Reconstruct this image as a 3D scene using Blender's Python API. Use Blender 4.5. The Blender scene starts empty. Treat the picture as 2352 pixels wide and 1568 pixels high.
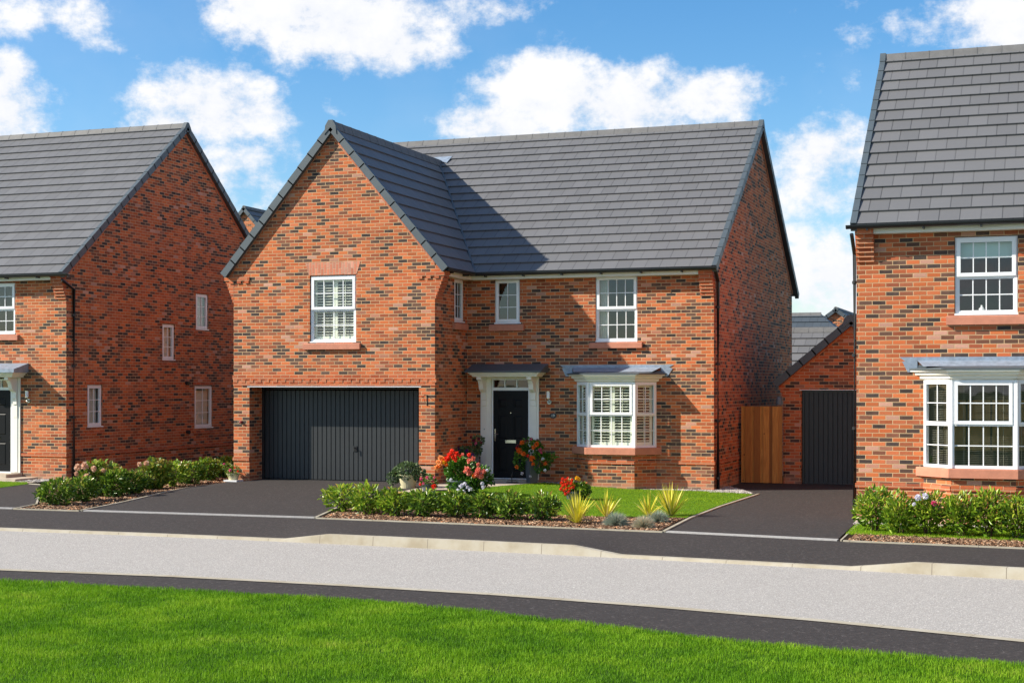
import bpy, math, random
import numpy as np
from mathutils import Vector, Matrix, noise
random.seed(7); RNG = np.random.default_rng(7)
R = math.radians
sc = bpy.context.scene
COL = sc.collection

# ------------------------------------------------------------------ camera survey
F, CX, YH, TH = 3450.0, 1176.0, 884.0, R(20)      # survey picture 2352 x 1568
CT, ST = math.cos(TH), math.sin(TH)
CAM = Vector((17.95, -30.48, 2.315))

def gp(px, py, z=0.0):
    """survey reading -> real ground point at height z"""
    l = (px - CX) / F; h = (YH - py) / F
    rx, ry = l * CT - ST, l * ST + CT
    t = (z - CAM.z) / h
    return Vector((CAM.x + t * rx, CAM.y + t * ry, z))

def smooth(t):
    t = max(0.0, min(1.0, t)); return t * t * (3 - 2 * t)

def g(x, y):
    """ground height of the plots"""
    s = smooth((y + 6.5) / 7.0)
    w = smooth((x + 0.6) / 1.0) * (1 - smooth((x - 6.2) / 3.6))
    return 0.115 * s * w

def gg(px, py):
    p = gp(px, py, 0)
    for _ in range(6):
        p = gp(px, py, g(p.x, p.y))
    return p

# ------------------------------------------------------------------ materials
MATS = {}
class NT:
    def __init__(self, name):
        self.m = bpy.data.materials.new(name); self.m.use_nodes = True
        self.t = self.m.node_tree; self.n = self.t.nodes; self.l = self.t.links
        self.n.clear()
        self.out = self.n.new('ShaderNodeOutputMaterial')
        self.b = self.n.new('ShaderNodeBsdfPrincipled')
        self.l.new(self.b.outputs[0], self.out.inputs[0])
    def node(self, typ, **kw):
        n = self.n.new(typ)
        for k, v in kw.items(): setattr(n, k, v)
        return n
    def link(self, a, b): self.l.new(a, b)
    def val(self, x, inp):
        if isinstance(x, (int, float)): inp.default_value = x
        elif isinstance(x, (tuple, list)): inp.default_value = (*x, 1) if len(x) == 3 and len(inp.default_value) == 4 else x
        else: self.link(x, inp)
    def math(self, op, a, b=0.0, c=None):
        n = self.node('ShaderNodeMath', operation=op)
        self.val(a, n.inputs[0]); self.val(b, n.inputs[1])
        if c is not None: self.val(c, n.inputs[2])
        return n.outputs[0]
    def mix(self, f, a, b, mode='MIX'):
        n = self.node('ShaderNodeMix', data_type='RGBA', blend_type=mode)
        self.val(f, n.inputs[0]); self.val(a, n.inputs[6]); self.val(b, n.inputs[7])
        return n.outputs[2]
    def ramp(self, f, stops, interp='LINEAR'):
        n = self.node('ShaderNodeValToRGB'); r = n.color_ramp; r.interpolation = interp
        while len(r.elements) < len(stops): r.elements.new(0.5)
        for e, (p, c) in zip(r.elements, stops): e.position = p; e.color = (*c, 1)
        self.link(f, n.inputs[0]); return n.outputs[0]
    def noise(self, vec, scale, detail=3, rough=.5, dim='3D'):
        n = self.node('ShaderNodeTexNoise', noise_dimensions=dim)
        if vec is not None: self.link(vec, n.inputs['Vector'])
        n.inputs['Scale'].default_value = scale; n.inputs['Detail'].default_value = detail
        n.inputs['Roughness'].default_value = rough
        return n.outputs[0]
    def obj(self):
        n = self.node('ShaderNodeNewGeometry'); return n.outputs['Position']
    def uv(self):
        n = self.node('ShaderNodeUVMap'); n.uv_map = 'UVMap'; return n.outputs[0]
    def bump(self, h, strength=.3, dist=.01):
        n = self.node('ShaderNodeBump'); n.inputs['Strength'].default_value = strength
        n.inputs['Distance'].default_value = dist; self.link(h, n.inputs['Height'])
        self.link(n.outputs[0], self.b.inputs['Normal'])
    def set(self, **kw):
        for k, v in kw.items(): self.val(v, self.b.inputs[k.replace('_', ' ')])

def simple(name, col, rough=.6, var=.12, scale=8, metal=0, bump=0, spec=.5):
    t = NT(name); nz = t.noise(t.obj(), scale, 5, .6)
    lo = tuple(c * (1 - var) for c in col); hi = tuple(min(1, c * (1 + var)) for c in col)
    t.set(Base_Color=t.ramp(nz, [(.3, lo), (.7, hi)]), Roughness=rough, Metallic=metal)
    t.b.inputs['Specular IOR Level'].default_value = spec
    if bump: t.bump(t.noise(t.obj(), scale * 12, 4), bump, .004)
    MATS[name] = t.m; return t.m

def brick_mat(name, ramp_stops, mortar, bw=.225, bh=.075, soldier=False, blotch=.55):
    t = NT(name)
    sep = t.node('ShaderNodeSeparateXYZ'); t.link(t.uv(), sep.inputs[0])
    u, v = sep.outputs[0], sep.outputs[1]
    if soldier: u, v = v, u
    # slight irregularity of laying
    wob = t.noise(t.uv(), 9, 2); u = t.math('ADD', u, t.math('MULTIPLY', t.math('SUBTRACT', wob, .5), .010))
    wob2 = t.noise(t.uv(), 6, 2); v = t.math('ADD', v, t.math('MULTIPLY', t.math('SUBTRACT', wob2, .5), .006))
    vr = t.math('DIVIDE', v, bh); row = t.math('FLOOR', vr); fv = t.math('FRACT', vr)
    half = t.math('MULTIPLY', t.math('PINGPONG', row, 1), .5)
    ur = t.math('ADD', t.math('DIVIDE', u, bw), half); colu = t.math('FLOOR', ur); fu = t.math('FRACT', ur)
    cmb = t.node('ShaderNodeCombineXYZ'); t.link(colu, cmb.inputs[0]); t.link(row, cmb.inputs[1])
    wn = t.node('ShaderNodeTexWhiteNoise', noise_dimensions='2D'); t.link(cmb.outputs[0], wn.inputs['Vector'])
    # clusters of dark bricks
    cl = t.noise(cmb.outputs[0], .13, 2)
    rr = t.math('ADD', wn.outputs['Value'], t.math('MULTIPLY', t.math('SUBTRACT', cl, .5), .55))
    base = t.ramp(rr, ramp_stops, 'LINEAR')
    # blotches inside a brick: kiln marks, and plain face shade
    nz = t.noise(t.obj(), 22, 4, .65)
    sm = t.noise(t.obj(), 7, 2)
    base = t.mix(t.math('MULTIPLY', t.math('GREATER_THAN', wn.outputs['Value'], .45), t.math('MULTIPLY', nz, blotch)), base,
                 t.mix(.5, base, (.05, .022, .016)), 'MIX')
    base = t.mix(t.math('MULTIPLY', t.math('MAXIMUM', t.math('SUBTRACT', sm, .5), 0), .35), base, (.58, .26, .17))
    hv = t.node('ShaderNodeHueSaturation'); t.link(base, hv.inputs['Color'])
    wn2 = t.node('ShaderNodeTexWhiteNoise', noise_dimensions='3D')
    c3 = t.node('ShaderNodeCombineXYZ'); t.link(colu, c3.inputs[0]); t.link(row, c3.inputs[1]); c3.inputs[2].default_value = 3.3
    t.link(c3.outputs[0], wn2.inputs['Vector'])
    t.link(t.math('ADD', t.math('MULTIPLY', wn2.outputs['Value'], .34), .83), hv.inputs['Value'])
    # mortar
    mu, mv = .010 / bw / 2, .010 / bh / 2
    eu = t.math('MINIMUM', fu, t.math('SUBTRACT', 1, fu)); ev = t.math('MINIMUM', fv, t.math('SUBTRACT', 1, fv))
    ru = t.node('ShaderNodeMapRange'); t.link(eu, ru.inputs[0]); ru.inputs[1].default_value = mu * .8; ru.inputs[2].default_value = mu * 1.5
    rv = t.node('ShaderNodeMapRange'); t.link(ev, rv.inputs[0]); rv.inputs[1].default_value = mv * .8; rv.inputs[2].default_value = mv * 1.4
    br = t.math('MINIMUM', ru.outputs[0], rv.outputs[0])
    mort = t.ramp(t.noise(t.obj(), 5, 3), [(.3, tuple(c * .82 for c in mortar)), (.7, mortar)])
    # faint weathering drifts over the wall
    wash = t.noise(t.obj(), .9, 4, .6)
    colr = t.mix(br, mort, hv.outputs[0])
    colr = t.mix(t.math('MULTIPLY', t.math('MAXIMUM', t.math('SUBTRACT', wash, .5), 0), .35), colr, (.42, .27, .2))
    lowm = t.node('ShaderNodeMapRange'); t.link(sep.outputs[1], lowm.inputs[0]); lowm.inputs[1].default_value = .24; lowm.inputs[2].default_value = .06
    colr = t.mix(t.math('MULTIPLY', lowm.outputs[0], t.math('MULTIPLY', t.noise(t.obj(), 3.5, 4), .9)), colr, (.44, .30, .21))
    t.set(Base_Color=colr, Roughness=.85)
    t.b.inputs['Specular IOR Level'].default_value = .25
    h = t.math('ADD', br, t.math('MULTIPLY', t.noise(t.obj(), 90, 3), .35))
    t.bump(h, .55, .008)
    MATS[name] = t.m; return t.m

RED = [(0.0, (.45, .115, .038)), (.14, (.54, .15, .048)), (.28, (.41, .092, .032)), (.40, (.53, .155, .062)),
       (.50, (.29, .075, .034)), (.58, (.50, .13, .045)), (.68, (.24, .085, .046)), (.77, (.12, .066, .046)), (.84, (.062, .046, .040)), (.91, (.046, .038, .037)), (.955, (.14, .075, .052)), (.978, (.50, .20, .12)), (1.0, (.54, .29, .21))]
RED2 = [(0.0, (.50, .125, .042)), (.3, (.44, .095, .032)), (.55, (.47, .145, .065)), (.8, (.38, .080, .030)), (1.0, (.50, .135, .05))]
PINK = [(0.0, (.55, .20, .12)), (.4, (.50, .17, .10)), (.7, (.58, .27, .19)), (1.0, (.50, .19, .11))]
BRICK = brick_mat('brick', RED, (.56, .385, .22))
BRICKR = brick_mat('red_brick', RED2, (.50, .30, .18), blotch=.15)
SOLD = brick_mat('soldier_brick', PINK, (.55, .36, .25), bw=.215, bh=.075, soldier=True, blotch=.1)
HEADER = brick_mat('header_brick', RED2, (.50, .33, .22), bw=.112, bh=.5, blotch=.15)

def tile_mat(name, col):
    t = NT(name)
    sep = t.node('ShaderNodeSeparateXYZ'); t.link(t.uv(), sep.inputs[0])
    TW, TG = .335, .385
    row = t.math('FLOOR', t.math('DIVIDE', sep.outputs[1], TG))
    ur = t.math('ADD', t.math('DIVIDE', sep.outputs[0], TW), t.math('MULTIPLY', t.math('PINGPONG', row, 1), .5))
    fu = t.math('FRACT', ur); eu = t.math('MINIMUM', fu, t.math('SUBTRACT', 1, fu))
    cmb = t.node('ShaderNodeCombineXYZ'); t.link(t.math('FLOOR', ur), cmb.inputs[0]); t.link(row, cmb.inputs[1])
    wn = t.node('ShaderNodeTexWhiteNoise', noise_dimensions='2D'); t.link(cmb.outputs[0], wn.inputs['Vector'])
    j = t.node('ShaderNodeMapRange'); t.link(eu, j.inputs[0])
    j.inputs[1].default_value = .014; j.inputs[2].default_value = .030
    jv = t.math('ADD', t.math('MULTIPLY', wn.outputs['Value'], .5), .25)   # some joints tighter than others
    jf = t.math('MAXIMUM', j.outputs[0], t.math('MULTIPLY', jv, .9))
    nz = t.noise(t.obj(), 1.3, 4, .6); fine = t.noise(t.obj(), 40, 3, .6)
    base = t.mix(t.math('MULTIPLY', nz, .5), tuple(c * .92 for c in col), tuple(c * 1.08 for c in col))
    base = t.mix(t.math('MULTIPLY', fine, .22), base, tuple(c * 1.45 for c in col))
    hs = t.node('ShaderNodeHueSaturation'); t.link(base, hs.inputs['Color'])
    t.link(t.math('ADD', t.math('MULTIPLY', wn.outputs['Value'], .14), .93), hs.inputs['Value'])
    t.set(Base_Color=t.mix(jf, tuple(c * .28 for c in col), hs.outputs[0]), Roughness=.55)
    t.b.inputs['Specular IOR Level'].default_value = .35
    t.bump(jf, .5, .008)
    MATS[name] = t.m; return t.m
TILE = tile_mat('roof_tile', (.131, .132, .137))
CAPM = simple('dark_verge', (.070, .090, .104), .5, .1, 3)
RIDGEM = simple('ridge_concrete', (.125, .125, .125), .7, .15, 5, bump=.2)
UPVC = simple('white_upvc', (.80, .82, .84), .28, .02, 2)
CREAM = simple('cream_trim', (.80, .78, .70), .45, .04, 3)
BLACKP = simple('black_plastic', (.018, .019, .021), .35, .2, 5)
STONE = simple('sandstone_sill', (.50, .20, .125), .8, .12, 6, bump=.25)
PALESTONE = simple('pale_slab', (.44, .37, .29), .85, .15, 5, bump=.3)
WARMREFL = simple('warm_reflection_tone', (.75, .45, .15), .6, .15, 6)  # for the added boxes that imitate a warm reflection in the right bay
CHROME = simple('polished_metal', (.7, .68, .6), .22, .05, 5, metal=1)
BRASS = simple('galvanised_metal', (.45, .47, .42), .35, .1, 20, metal=1)
PLASTICW = simple('white_lamp_glass', (.75, .75, .75), .25, .03, 4)
LEAD = simple('lead_sheet', (.24, .295, .37), .5, .22, 9, metal=.15, bump=.3)
DOORB = simple('black_door', (.003, .0035, .005), .45, .2, 5, spec=.2)
GARD = simple('anthracite_door', (.021, .0245, .027), .45, .08, 2)
SHUT = simple('shutter_cream', (.78, .80, .68), .5, .04, 4)
DARKIN = simple('dark_interior', (.03, .03, .03), .9, .2, 3)  # near-black walls: the shade of the unlit room is put into the colour
ROOMW = simple('room_wall', (.16, .15, .13), .9, .2, 3)
BLINDW = simple('blind_slat', (.30, .28, .22), .5, .05, 4)
CURT = simple('pale_curtain', (.50, .54, .50), .8, .1, 14)
PLANTERG = simple('grey_planter', (.07, .085, .10), .5, .12, 6)
POTC = simple('cream_pot', (.55, .50, .30), .7, .12, 9, bump=.15)
SOILM = simple('potting_soil', (.03, .02, .015), .95, .3, 30, bump=.5)
REDM = simple('red_plastic', (.28, .01, .015), .3, .05, 4)
IRON = simple('wrought_iron', (.012, .012, .012), .5, .2, 20)
GALVB = simple('blue_grey_cover', (.10, .16, .20), .45, .1, 9)

def glass_mat():
    t = NT('window_glass'); n = t.n; n.remove(t.b)
    gl = t.node('ShaderNodeBsdfGlossy'); gl.inputs['Roughness'].default_value = .015
    gl.inputs['Color'].default_value = (.92, .95, 1, 1)
    tr = t.node('ShaderNodeBsdfTransparent'); tr.inputs['Color'].default_value = (.95, .97, .95, 1)
    lw = t.node('ShaderNodeLayerWeight'); lw.inputs['Blend'].default_value = .5
    fres = t.math('ADD', .07, t.math('MULTIPLY', t.math('POWER', lw.outputs['Facing'], 4), .9))
    bp = t.node('ShaderNodeBump'); bp.inputs['Strength'].default_value = .06; bp.inputs['Distance'].default_value = .02
    t.link(t.noise(t.obj(), 2.2, 1), bp.inputs['Height']); t.link(bp.outputs[0], gl.inputs['Normal'])
    mx = t.node('ShaderNodeMixShader'); t.link(fres, mx.inputs[0])
    t.link(tr.outputs[0], mx.inputs[1]); t.link(gl.outputs[0], mx.inputs[2]); t.link(mx.outputs[0], t.out.inputs[0])
    return t.m
GLASS = glass_mat()

def tarmac(name, col, tint, grain=110):
    t = NT(name); p = t.obj()
    v = t.node('ShaderNodeTexVoronoi'); v.inputs['Scale'].default_value = grain * .35; t.link(p, v.inputs['Vector'])
    sp = t.node('ShaderNodeSeparateColor'); t.link(v.outputs['Color'], sp.inputs[0])
    nz = t.noise(p, .55, 6, .62); big = t.noise(p, 2.4, 5, .6)
    c = t.ramp(sp.outputs[0], [(0, tuple(x * .72 for x in col)), (.6, col), (.93, tuple(x * 1.3 for x in col)), (1, tuple(x * 2.3 for x in col))])
    c = t.mix(t.math('MULTIPLY', t.math('SUBTRACT', nz, .35), .8), c, tint)
    c = t.mix(t.math('MULTIPLY', t.math('SUBTRACT', big, .4), .25), c, tuple(x * .75 for x in col))
    # pale specks
    v2 = t.node('ShaderNodeTexVoronoi'); v2.inputs['Scale'].default_value = 17; t.link(p, v2.inputs['Vector'])
    sk = t.math('LESS_THAN', v2.outputs['Distance'], .085)
    c = t.mix(t.math('MULTIPLY', sk, .35), c, (.42, .40, .37))
    t.set(Base_Color=c, Roughness=.88); t.b.inputs['Specular IOR Level'].default_value = .25
    t.bump(t.math('ADD', t.math('MULTIPLY', v.outputs['Distance'], .8), t.noise(p, 3, 4)), .5, .006)
    MATS[name] = t.m; return t.m
ASPH = tarmac('asphalt', (.040, .0345, .0325), (.047, .042, .040))
ROADM = tarmac('road_surface', (.350, .332, .310), (.385, .362, .335), 300)

def grass_ground(name, a, b, c3):
    t = NT(name); p = t.obj()
    n1 = t.noise(p, 1.4, 5, .6); n2 = t.noise(p, 38, 4, .7)
    t.set(Base_Color=t.mix(n2, t.ramp(n1, [(.3, a), (.7, b)]), c3), Roughness=.95)
    t.b.inputs['Specular IOR Level'].default_value = .1
    t.bump(n2, 1, .03); return t.m
SOILG = grass_ground('lawn_soil', (.035, .10, .008), (.06, .14, .012), (.02, .05, .006))
LAWNG = grass_ground('garden_turf', (.085, .19, .015), (.11, .22, .02), (.05, .13, .012))
FIELD = grass_ground('far_ground', (.06, .10, .02), (.08, .12, .03), (.04, .07, .02))
MULCHG = grass_ground('mulch_soil', (.035, .022, .014), (.06, .035, .022), (.02, .012, .008))

def leaf_mat(name, stops, rough=.42, trans=.25, patch=None):
    t = NT(name)
    a = t.node('ShaderNodeAttribute'); a.attribute_name = 'rnd'
    f = a.outputs['Fac']
    if patch:
        nz = t.noise(t.obj(), patch, 4, .6)
        f = t.math('ADD', t.math('MULTIPLY', f, .55), t.math('MULTIPLY', t.math('SUBTRACT', nz, .28), 1.0))
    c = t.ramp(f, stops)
    t.set(Base_Color=c, Roughness=rough)
    if rough > .6: t.b.inputs['Specular IOR Level'].default_value = .2
    tr = t.node('ShaderNodeBsdfTranslucent'); t.link(c, tr.inputs['Color'])
    mx = t.node('ShaderNodeMixShader'); mx.inputs[0].default_value = trans
    t.link(t.b.outputs[0], mx.inputs[1]); t.link(tr.outputs[0], mx.inputs[2]); t.link(mx.outputs[0], t.out.inputs[0])
    return t.m
GRASSM = leaf_mat('grass_blade', [(0, (.035, .115, .004)), (.25, (.085, .225, .005)), (.5, (.155, .335, .007)), (.8, (.27, .44, .02)), (1, (.44, .46, .09))], .65, .35, 1.3)
GRASS2 = leaf_mat('garden_grass_blade', [(0, (.12, .24, .008)), (.4, (.20, .36, .010)), (.75, (.28, .42, .015)), (1, (.36, .42, .06))], .65, .35, 1.5)
LAUREL = leaf_mat('laurel_leaf', [(0, (.02, .055, .010)), (.30, (.06, .14, .015)), (.60, (.14, .25, .02)), (.88, (.30, .42, .05)), (1, (.40, .26, .06))], .28, .28)
LAUREL2 = leaf_mat('bright_leaf', [(0, (.04, .10, .010)), (.30, (.12, .24, .018)), (.62, (.27, .41, .03)), (.90, (.44, .48, .06)), (1, (.46, .20, .06))], .3, .35)
HYDL = leaf_mat('hydrangea_leaf', [(0, (.04, .09, .010)), (.4, (.12, .22, .02)), (.75, (.28, .34, .04)), (1, (.42, .28, .07))], .4, .3)
GERL = leaf_mat('geranium_leaf', [(0, (.035, .08, .03)), (.5, (.09, .15, .055)), (1, (.2, .27, .11))], .5, .25)
POTL = leaf_mat('fresh_leaf', [(0, (.025, .08, .008)), (.5, (.07, .19, .015)), (1, (.17, .33, .03))], .4, .25)
YUCM = leaf_mat('yucca_leaf', [(0, (.28, .36, .04)), (.3, (.58, .56, .05)), (.7, (.78, .68, .07)), (1, (.82, .76, .30))], .62, .2)
FESM = leaf_mat('fescue_blade', [(0, (.16, .23, .19)), (.45, (.32, .40, .33)), (.75, (.50, .45, .32)), (1, (.66, .50, .32))], .65, .2)
BARKM = leaf_mat('bark_chip', [(0, (.04, .02, .011)), (.35, (.15, .075, .04)), (.7, (.32, .19, .11)), (.92, (.54, .38, .25)), (1, (.6, .22, .07))], .8, 0)
GRAVM = leaf_mat('gravel_stone', [(0, (.2, .19, .18)), (.5, (.36, .34, .32)), (1, (.6, .57, .53))], .8, 0)
STEMM = simple('brown_stem', (.10, .055, .03), .8, .2, 30)
def petal(name, a, b): return leaf_mat(name, [(0, a), (1, b)], .5, .42)
PET = dict(red=petal('red_petal', (.80, .025, .012), (.92, .10, .04)), orange=petal('orange_petal', (.80, .13, .012), (.92, .27, .04)),
           yellow=petal('yellow_petal', (.85, .42, .01), (.92, .62, .03)), salmon=petal('salmon_petal', (.80, .20, .14), (.88, .36, .28)),
           peach=petal('peach_petal', (.88, .35, .10), (.92, .52, .22)), white=petal('white_petal', (.68, .66, .78), (.88, .87, .92)),
           pink=petal('pink_petal', (.72, .06, .22), (.85, .22, .36)), purple=petal('purple_petal', (.10, .015, .16), (.22, .03, .28)),
           blush=petal('blush_petal', (.72, .42, .28), (.82, .60, .45)), maroon=petal('maroon_petal', (.14, .01, .03), (.3, .03, .07)))
def wood_mat():
    t = NT('fence_wood'); p = t.obj()
    mp = t.node('ShaderNodeMapping'); mp.inputs['Scale'].default_value = (14, 14, 1.1); t.link(p, mp.inputs[0])
    nz = t.noise(mp.outputs[0], 3, 5, .6)
    a = t.node('ShaderNodeAttribute'); a.attribute_name = 'rnd'
    c = t.ramp(nz, [(.3, (.42, .18, .035)), (.55, (.60, .29, .06)), (.75, (.70, .37, .09))])
    c = t.mix(t.math('MULTIPLY', a.outputs['Fac'], .62), c, (.22, .085, .018))
    v = t.node('ShaderNodeTexVoronoi'); v.inputs['Scale'].default_value = 4.2; t.link(p, v.inputs['Vector'])
    c = t.mix(t.math('MULTIPLY', t.math('LESS_THAN', v.outputs['Distance'], .10), .75), c, (.07, .03, .01))
    t.set(Base_Color=c, Roughness=.7); t.bump(nz, .3, .005); return t.m
WOOD = wood_mat()
def kerb_mat():
    t = NT('kerb_concrete'); sep = t.node('ShaderNodeSeparateXYZ'); t.link(t.uv(), sep.inputs[0])
    fu = t.math('FRACT', t.math('DIVIDE', sep.outputs[0], .915)); e = t.math('MINIMUM', fu, t.math('SUBTRACT', 1, fu))
    nz = t.noise(t.obj(), 2.5, 5, .6)
    c = t.ramp(nz, [(.3, (.31, .265, .185)), (.5, (.38, .34, .26)), (.72, (.43, .40, .33))])
    c = t.mix(t.math('LESS_THAN', e, .006), c, (.2, .17, .13))
    t.set(Base_Color=c, Roughness=.85); t.bump(t.noise(t.obj(), 60, 3), .3, .004); return t.m
KERB = kerb_mat()

# ------------------------------------------------------------------ mesh helpers
class MB:
    def __init__(self): self.v = []; self.f = []; self.uv = []
    def face(self, pts, uv=None):
        i = len(self.v); self.v += [tuple(p) for p in pts]; self.f.append(tuple(range(i, i + len(pts))))
        if uv is None:
            P = [Vector(p) for p in pts]; n = Vector((0, 0, 0))
            for k in range(len(P)):
                n += P[k].cross(P[(k + 1) % len(P)])
            if n.length > 1e-12: n.normalize()
            if abs(n.z) > .9: uv = [(p.x, p.y) for p in P]
            else:
                h = Vector((-n.y, n.x, 0)); h = h.normalized() if h.length > 1e-6 else Vector((1, 0, 0))
                if h.x + h.y < 0: h = -h
                uv = [(p.dot(h), p.z) for p in P]
        self.uv += uv
    def hexa(self, c):   # 8 corners: bottom 0-3 ccw, top 4-7
        for q in ((3, 2, 1, 0), (4, 5, 6, 7), (0, 1, 5, 4), (1, 2, 6, 5), (2, 3, 7, 6), (3, 0, 4, 7)):
            self.face([c[i] for i in q])
    def box(self, x0, x1, y0, y1, z0, z1):
        self.hexa([Vector(p) for p in ((x0, y0, z0), (x1, y0, z0), (x1, y1, z0), (x0, y1, z0), (x0, y0, z1), (x1, y0, z1), (x1, y1, z1), (x0, y1, z1))])
    def fbox(self, fr, u0, u1, z0, z1, d0, d1):
        """box in a wall frame: u along wall, z up, d outward"""
        P = fr.p
        self.hexa([P(u0, z0, d1), P(u1, z0, d1), P(u1, z0, d0), P(u0, z0, d0), P(u0, z1, d1), P(u1, z1, d1), P(u1, z1, d0), P(u0, z1, d0)])
    def tube(self, path, r, seg=10, cap=True):
        path = [Vector(p) for p in path]; rings = []
        rs = r if isinstance(r, (list, tuple)) else [r] * len(path)
        for i, p in enumerate(path):
            d = (path[min(i + 1, len(path) - 1)] - path[max(i - 1, 0)]).normalized()
            a = d.cross(Vector((0, 0, 1)));
            if a.length < 1e-3: a = Vector((1, 0, 0))
            a.normalize(); b = d.cross(a)
            rings.append([p + rs[i] * (math.cos(2 * math.pi * k / seg) * a + math.sin(2 * math.pi * k / seg) * b) for k in range(seg)])
        for i in range(len(rings) - 1):
            for k in range(seg):
                self.face([rings[i][k], rings[i][(k + 1) % seg], rings[i + 1][(k + 1) % seg], rings[i + 1][k]])
        if cap: self.face(rings[0][::-1]); self.face(rings[-1])
    def lathe(self, c, prof, seg=20):
        c = Vector(c)
        for (r0, z0), (r1, z1) in zip(prof, prof[1:]):
            for k in range(seg):
                a0, a1 = 2 * math.pi * k / seg, 2 * math.pi * (k + 1) / seg
                pts = [c + Vector((r0 * math.cos(a0), r0 * math.sin(a0), z0)), c + Vector((r0 * math.cos(a1), r0 * math.sin(a1), z0)),
                       c + Vector((r1 * math.cos(a1), r1 * math.sin(a1), z1)), c + Vector((r1 * math.cos(a0), r1 * math.sin(a0), z1))]
                if r0 < 1e-5: pts = pts[1:] if False else [pts[0], pts[2], pts[3]]
                elif r1 < 1e-5: pts = [pts[0], pts[1], pts[2]]
                self.face(pts)
    def prism(self, prof, axis_fn, a0, a1):
        """profile of (s,t) points extruded; axis_fn(a,s,t)->Vector"""
        n = len(prof)
        A = [axis_fn(a0, *p) for p in prof]; B = [axis_fn(a1, *p) for p in prof]
        for i in range(n): self.face([A[i], A[(i + 1) % n], B[(i + 1) % n], B[i]])
        self.face(A[::-1]); self.face(B)
    def build(self, name, mat, parent=None, bevel=0, smoothf=False):
        me = bpy.data.meshes.new(name); me.from_pydata(self.v, [], self.f)
        uvl = me.uv_layers.new(name='UVMap')
        uvl.data.foreach_set('uv', np.array(self.uv, dtype=np.float32).ravel())
        me.materials.append(mat); me.update()
        o = bpy.data.objects.new(name, me); COL.objects.link(o)
        if smoothf:
            me.polygons.foreach_set('use_smooth', [True] * len(me.polygons))
        if parent is not None:
            o.parent = parent; o.matrix_parent_inverse = parent.matrix_world.inverted()
        if bevel:
            m = o.modifiers.new('bevel', 'BEVEL'); m.width = bevel; m.segments = 2; m.limit_method = 'ANGLE'
        return o

def weld(o):
    import bmesh
    b = bmesh.new(); b.from_mesh(o.data); bmesh.ops.remove_doubles(b, verts=b.verts, dist=.002); bmesh.ops.triangulate(b, faces=b.faces)
    for f in b.faces: f.smooth = True
    b.to_mesh(o.data); b.free()

class Fr:
    """wall frame: origin o, u along the wall (rightwards seen from outside), n outward"""
    def __init__(self, o, u, n): self.o = Vector(o); self.u = Vector(u).normalized(); self.n = Vector(n).normalized()
    def p(self, u, z, d=0): return self.o + self.u * u + self.n * d + Vector((0, 0, z))

def tag(o, label, cat, group=None):
    o['label'] = label; o['category'] = cat
    if group: o['group'] = group
    return o
def struct(o, kind='structure'): o['kind'] = kind; return o
def thing(name, label, cat, loc=(0, 0, 0), group=None):
    o = bpy.data.objects.new(name, None); COL.objects.link(o); o.location = loc; o.empty_display_size = .3
    bpy.context.view_layer.update()
    return tag(o, label, cat, group)

def cloud_mesh(name, verts, faces, rnd, mat, parent=None):
    """verts (N,k,3) one small piece each, faces pattern, rnd per piece"""
    N, k, _ = verts.shape
    V = verts.reshape(-1, 3).astype(np.float32)
    fl = [len(f) for f in faces]; pat = np.concatenate([np.array(f) for f in faces])
    loops = (pat[None, :] + (np.arange(N) * k)[:, None]).ravel().astype(np.int32)
    tot = np.tile(np.array(fl), N); start = np.concatenate([[0], np.cumsum(tot)[:-1]])
    me = bpy.data.meshes.new(name)
    me.vertices.add(len(V)); me.vertices.foreach_set('co', V.ravel())
    me.loops.add(len(loops)); me.loops.foreach_set('vertex_index', loops)
    me.polygons.add(len(tot)); me.polygons.foreach_set('loop_start', start.astype(np.int32)); me.polygons.foreach_set('loop_total', tot.astype(np.int32))
    me.update(calc_edges=True)
    at = me.attributes.new('rnd', 'FLOAT', 'FACE'); at.data.foreach_set('value', np.repeat(rnd, len(fl)).astype(np.float32))
    me.materials.append(mat)
    o = bpy.data.objects.new(name, me); COL.objects.link(o)
    if parent is not None: o.parent = parent; o.matrix_parent_inverse = parent.matrix_world.inverted()
    return o

def norm(a): return a / np.maximum(np.linalg.norm(a, axis=-1, keepdims=True), 1e-9)
def leaves(P, D, length, width, rnd, name, mat, parent, fold=.25, rng=RNG):
    """leaf = folded, pointed, 6 verts"""
    N = len(P); D = norm(D)
    A = norm(np.cross(D, norm(rng.normal(size=(N, 3)) + np.array([0, 0, .6])))); U = np.cross(A, D)
    L = length * rng.uniform(.65, 1.25, (N, 1)); W = width * rng.uniform(.7, 1.2, (N, 1))
    b = P; m1 = P + D * L * .35 - U * L * fold * .2; m2 = P + D * L * .7 - U * L * fold * .1; tip = P + D * L - U * L * fold * .9
    V = np.stack([b, m1 + A * W * .5 + U * W * .22, m2 + A * W * .42 + U * W * .15, tip, m2 - A * W * .42 + U * W * .15, m1 - A * W * .5 + U * W * .22], 1)
    return cloud_mesh(name, V, [(0, 1, 2, 3), (0, 3, 4, 5)], rnd, mat, parent)

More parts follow.
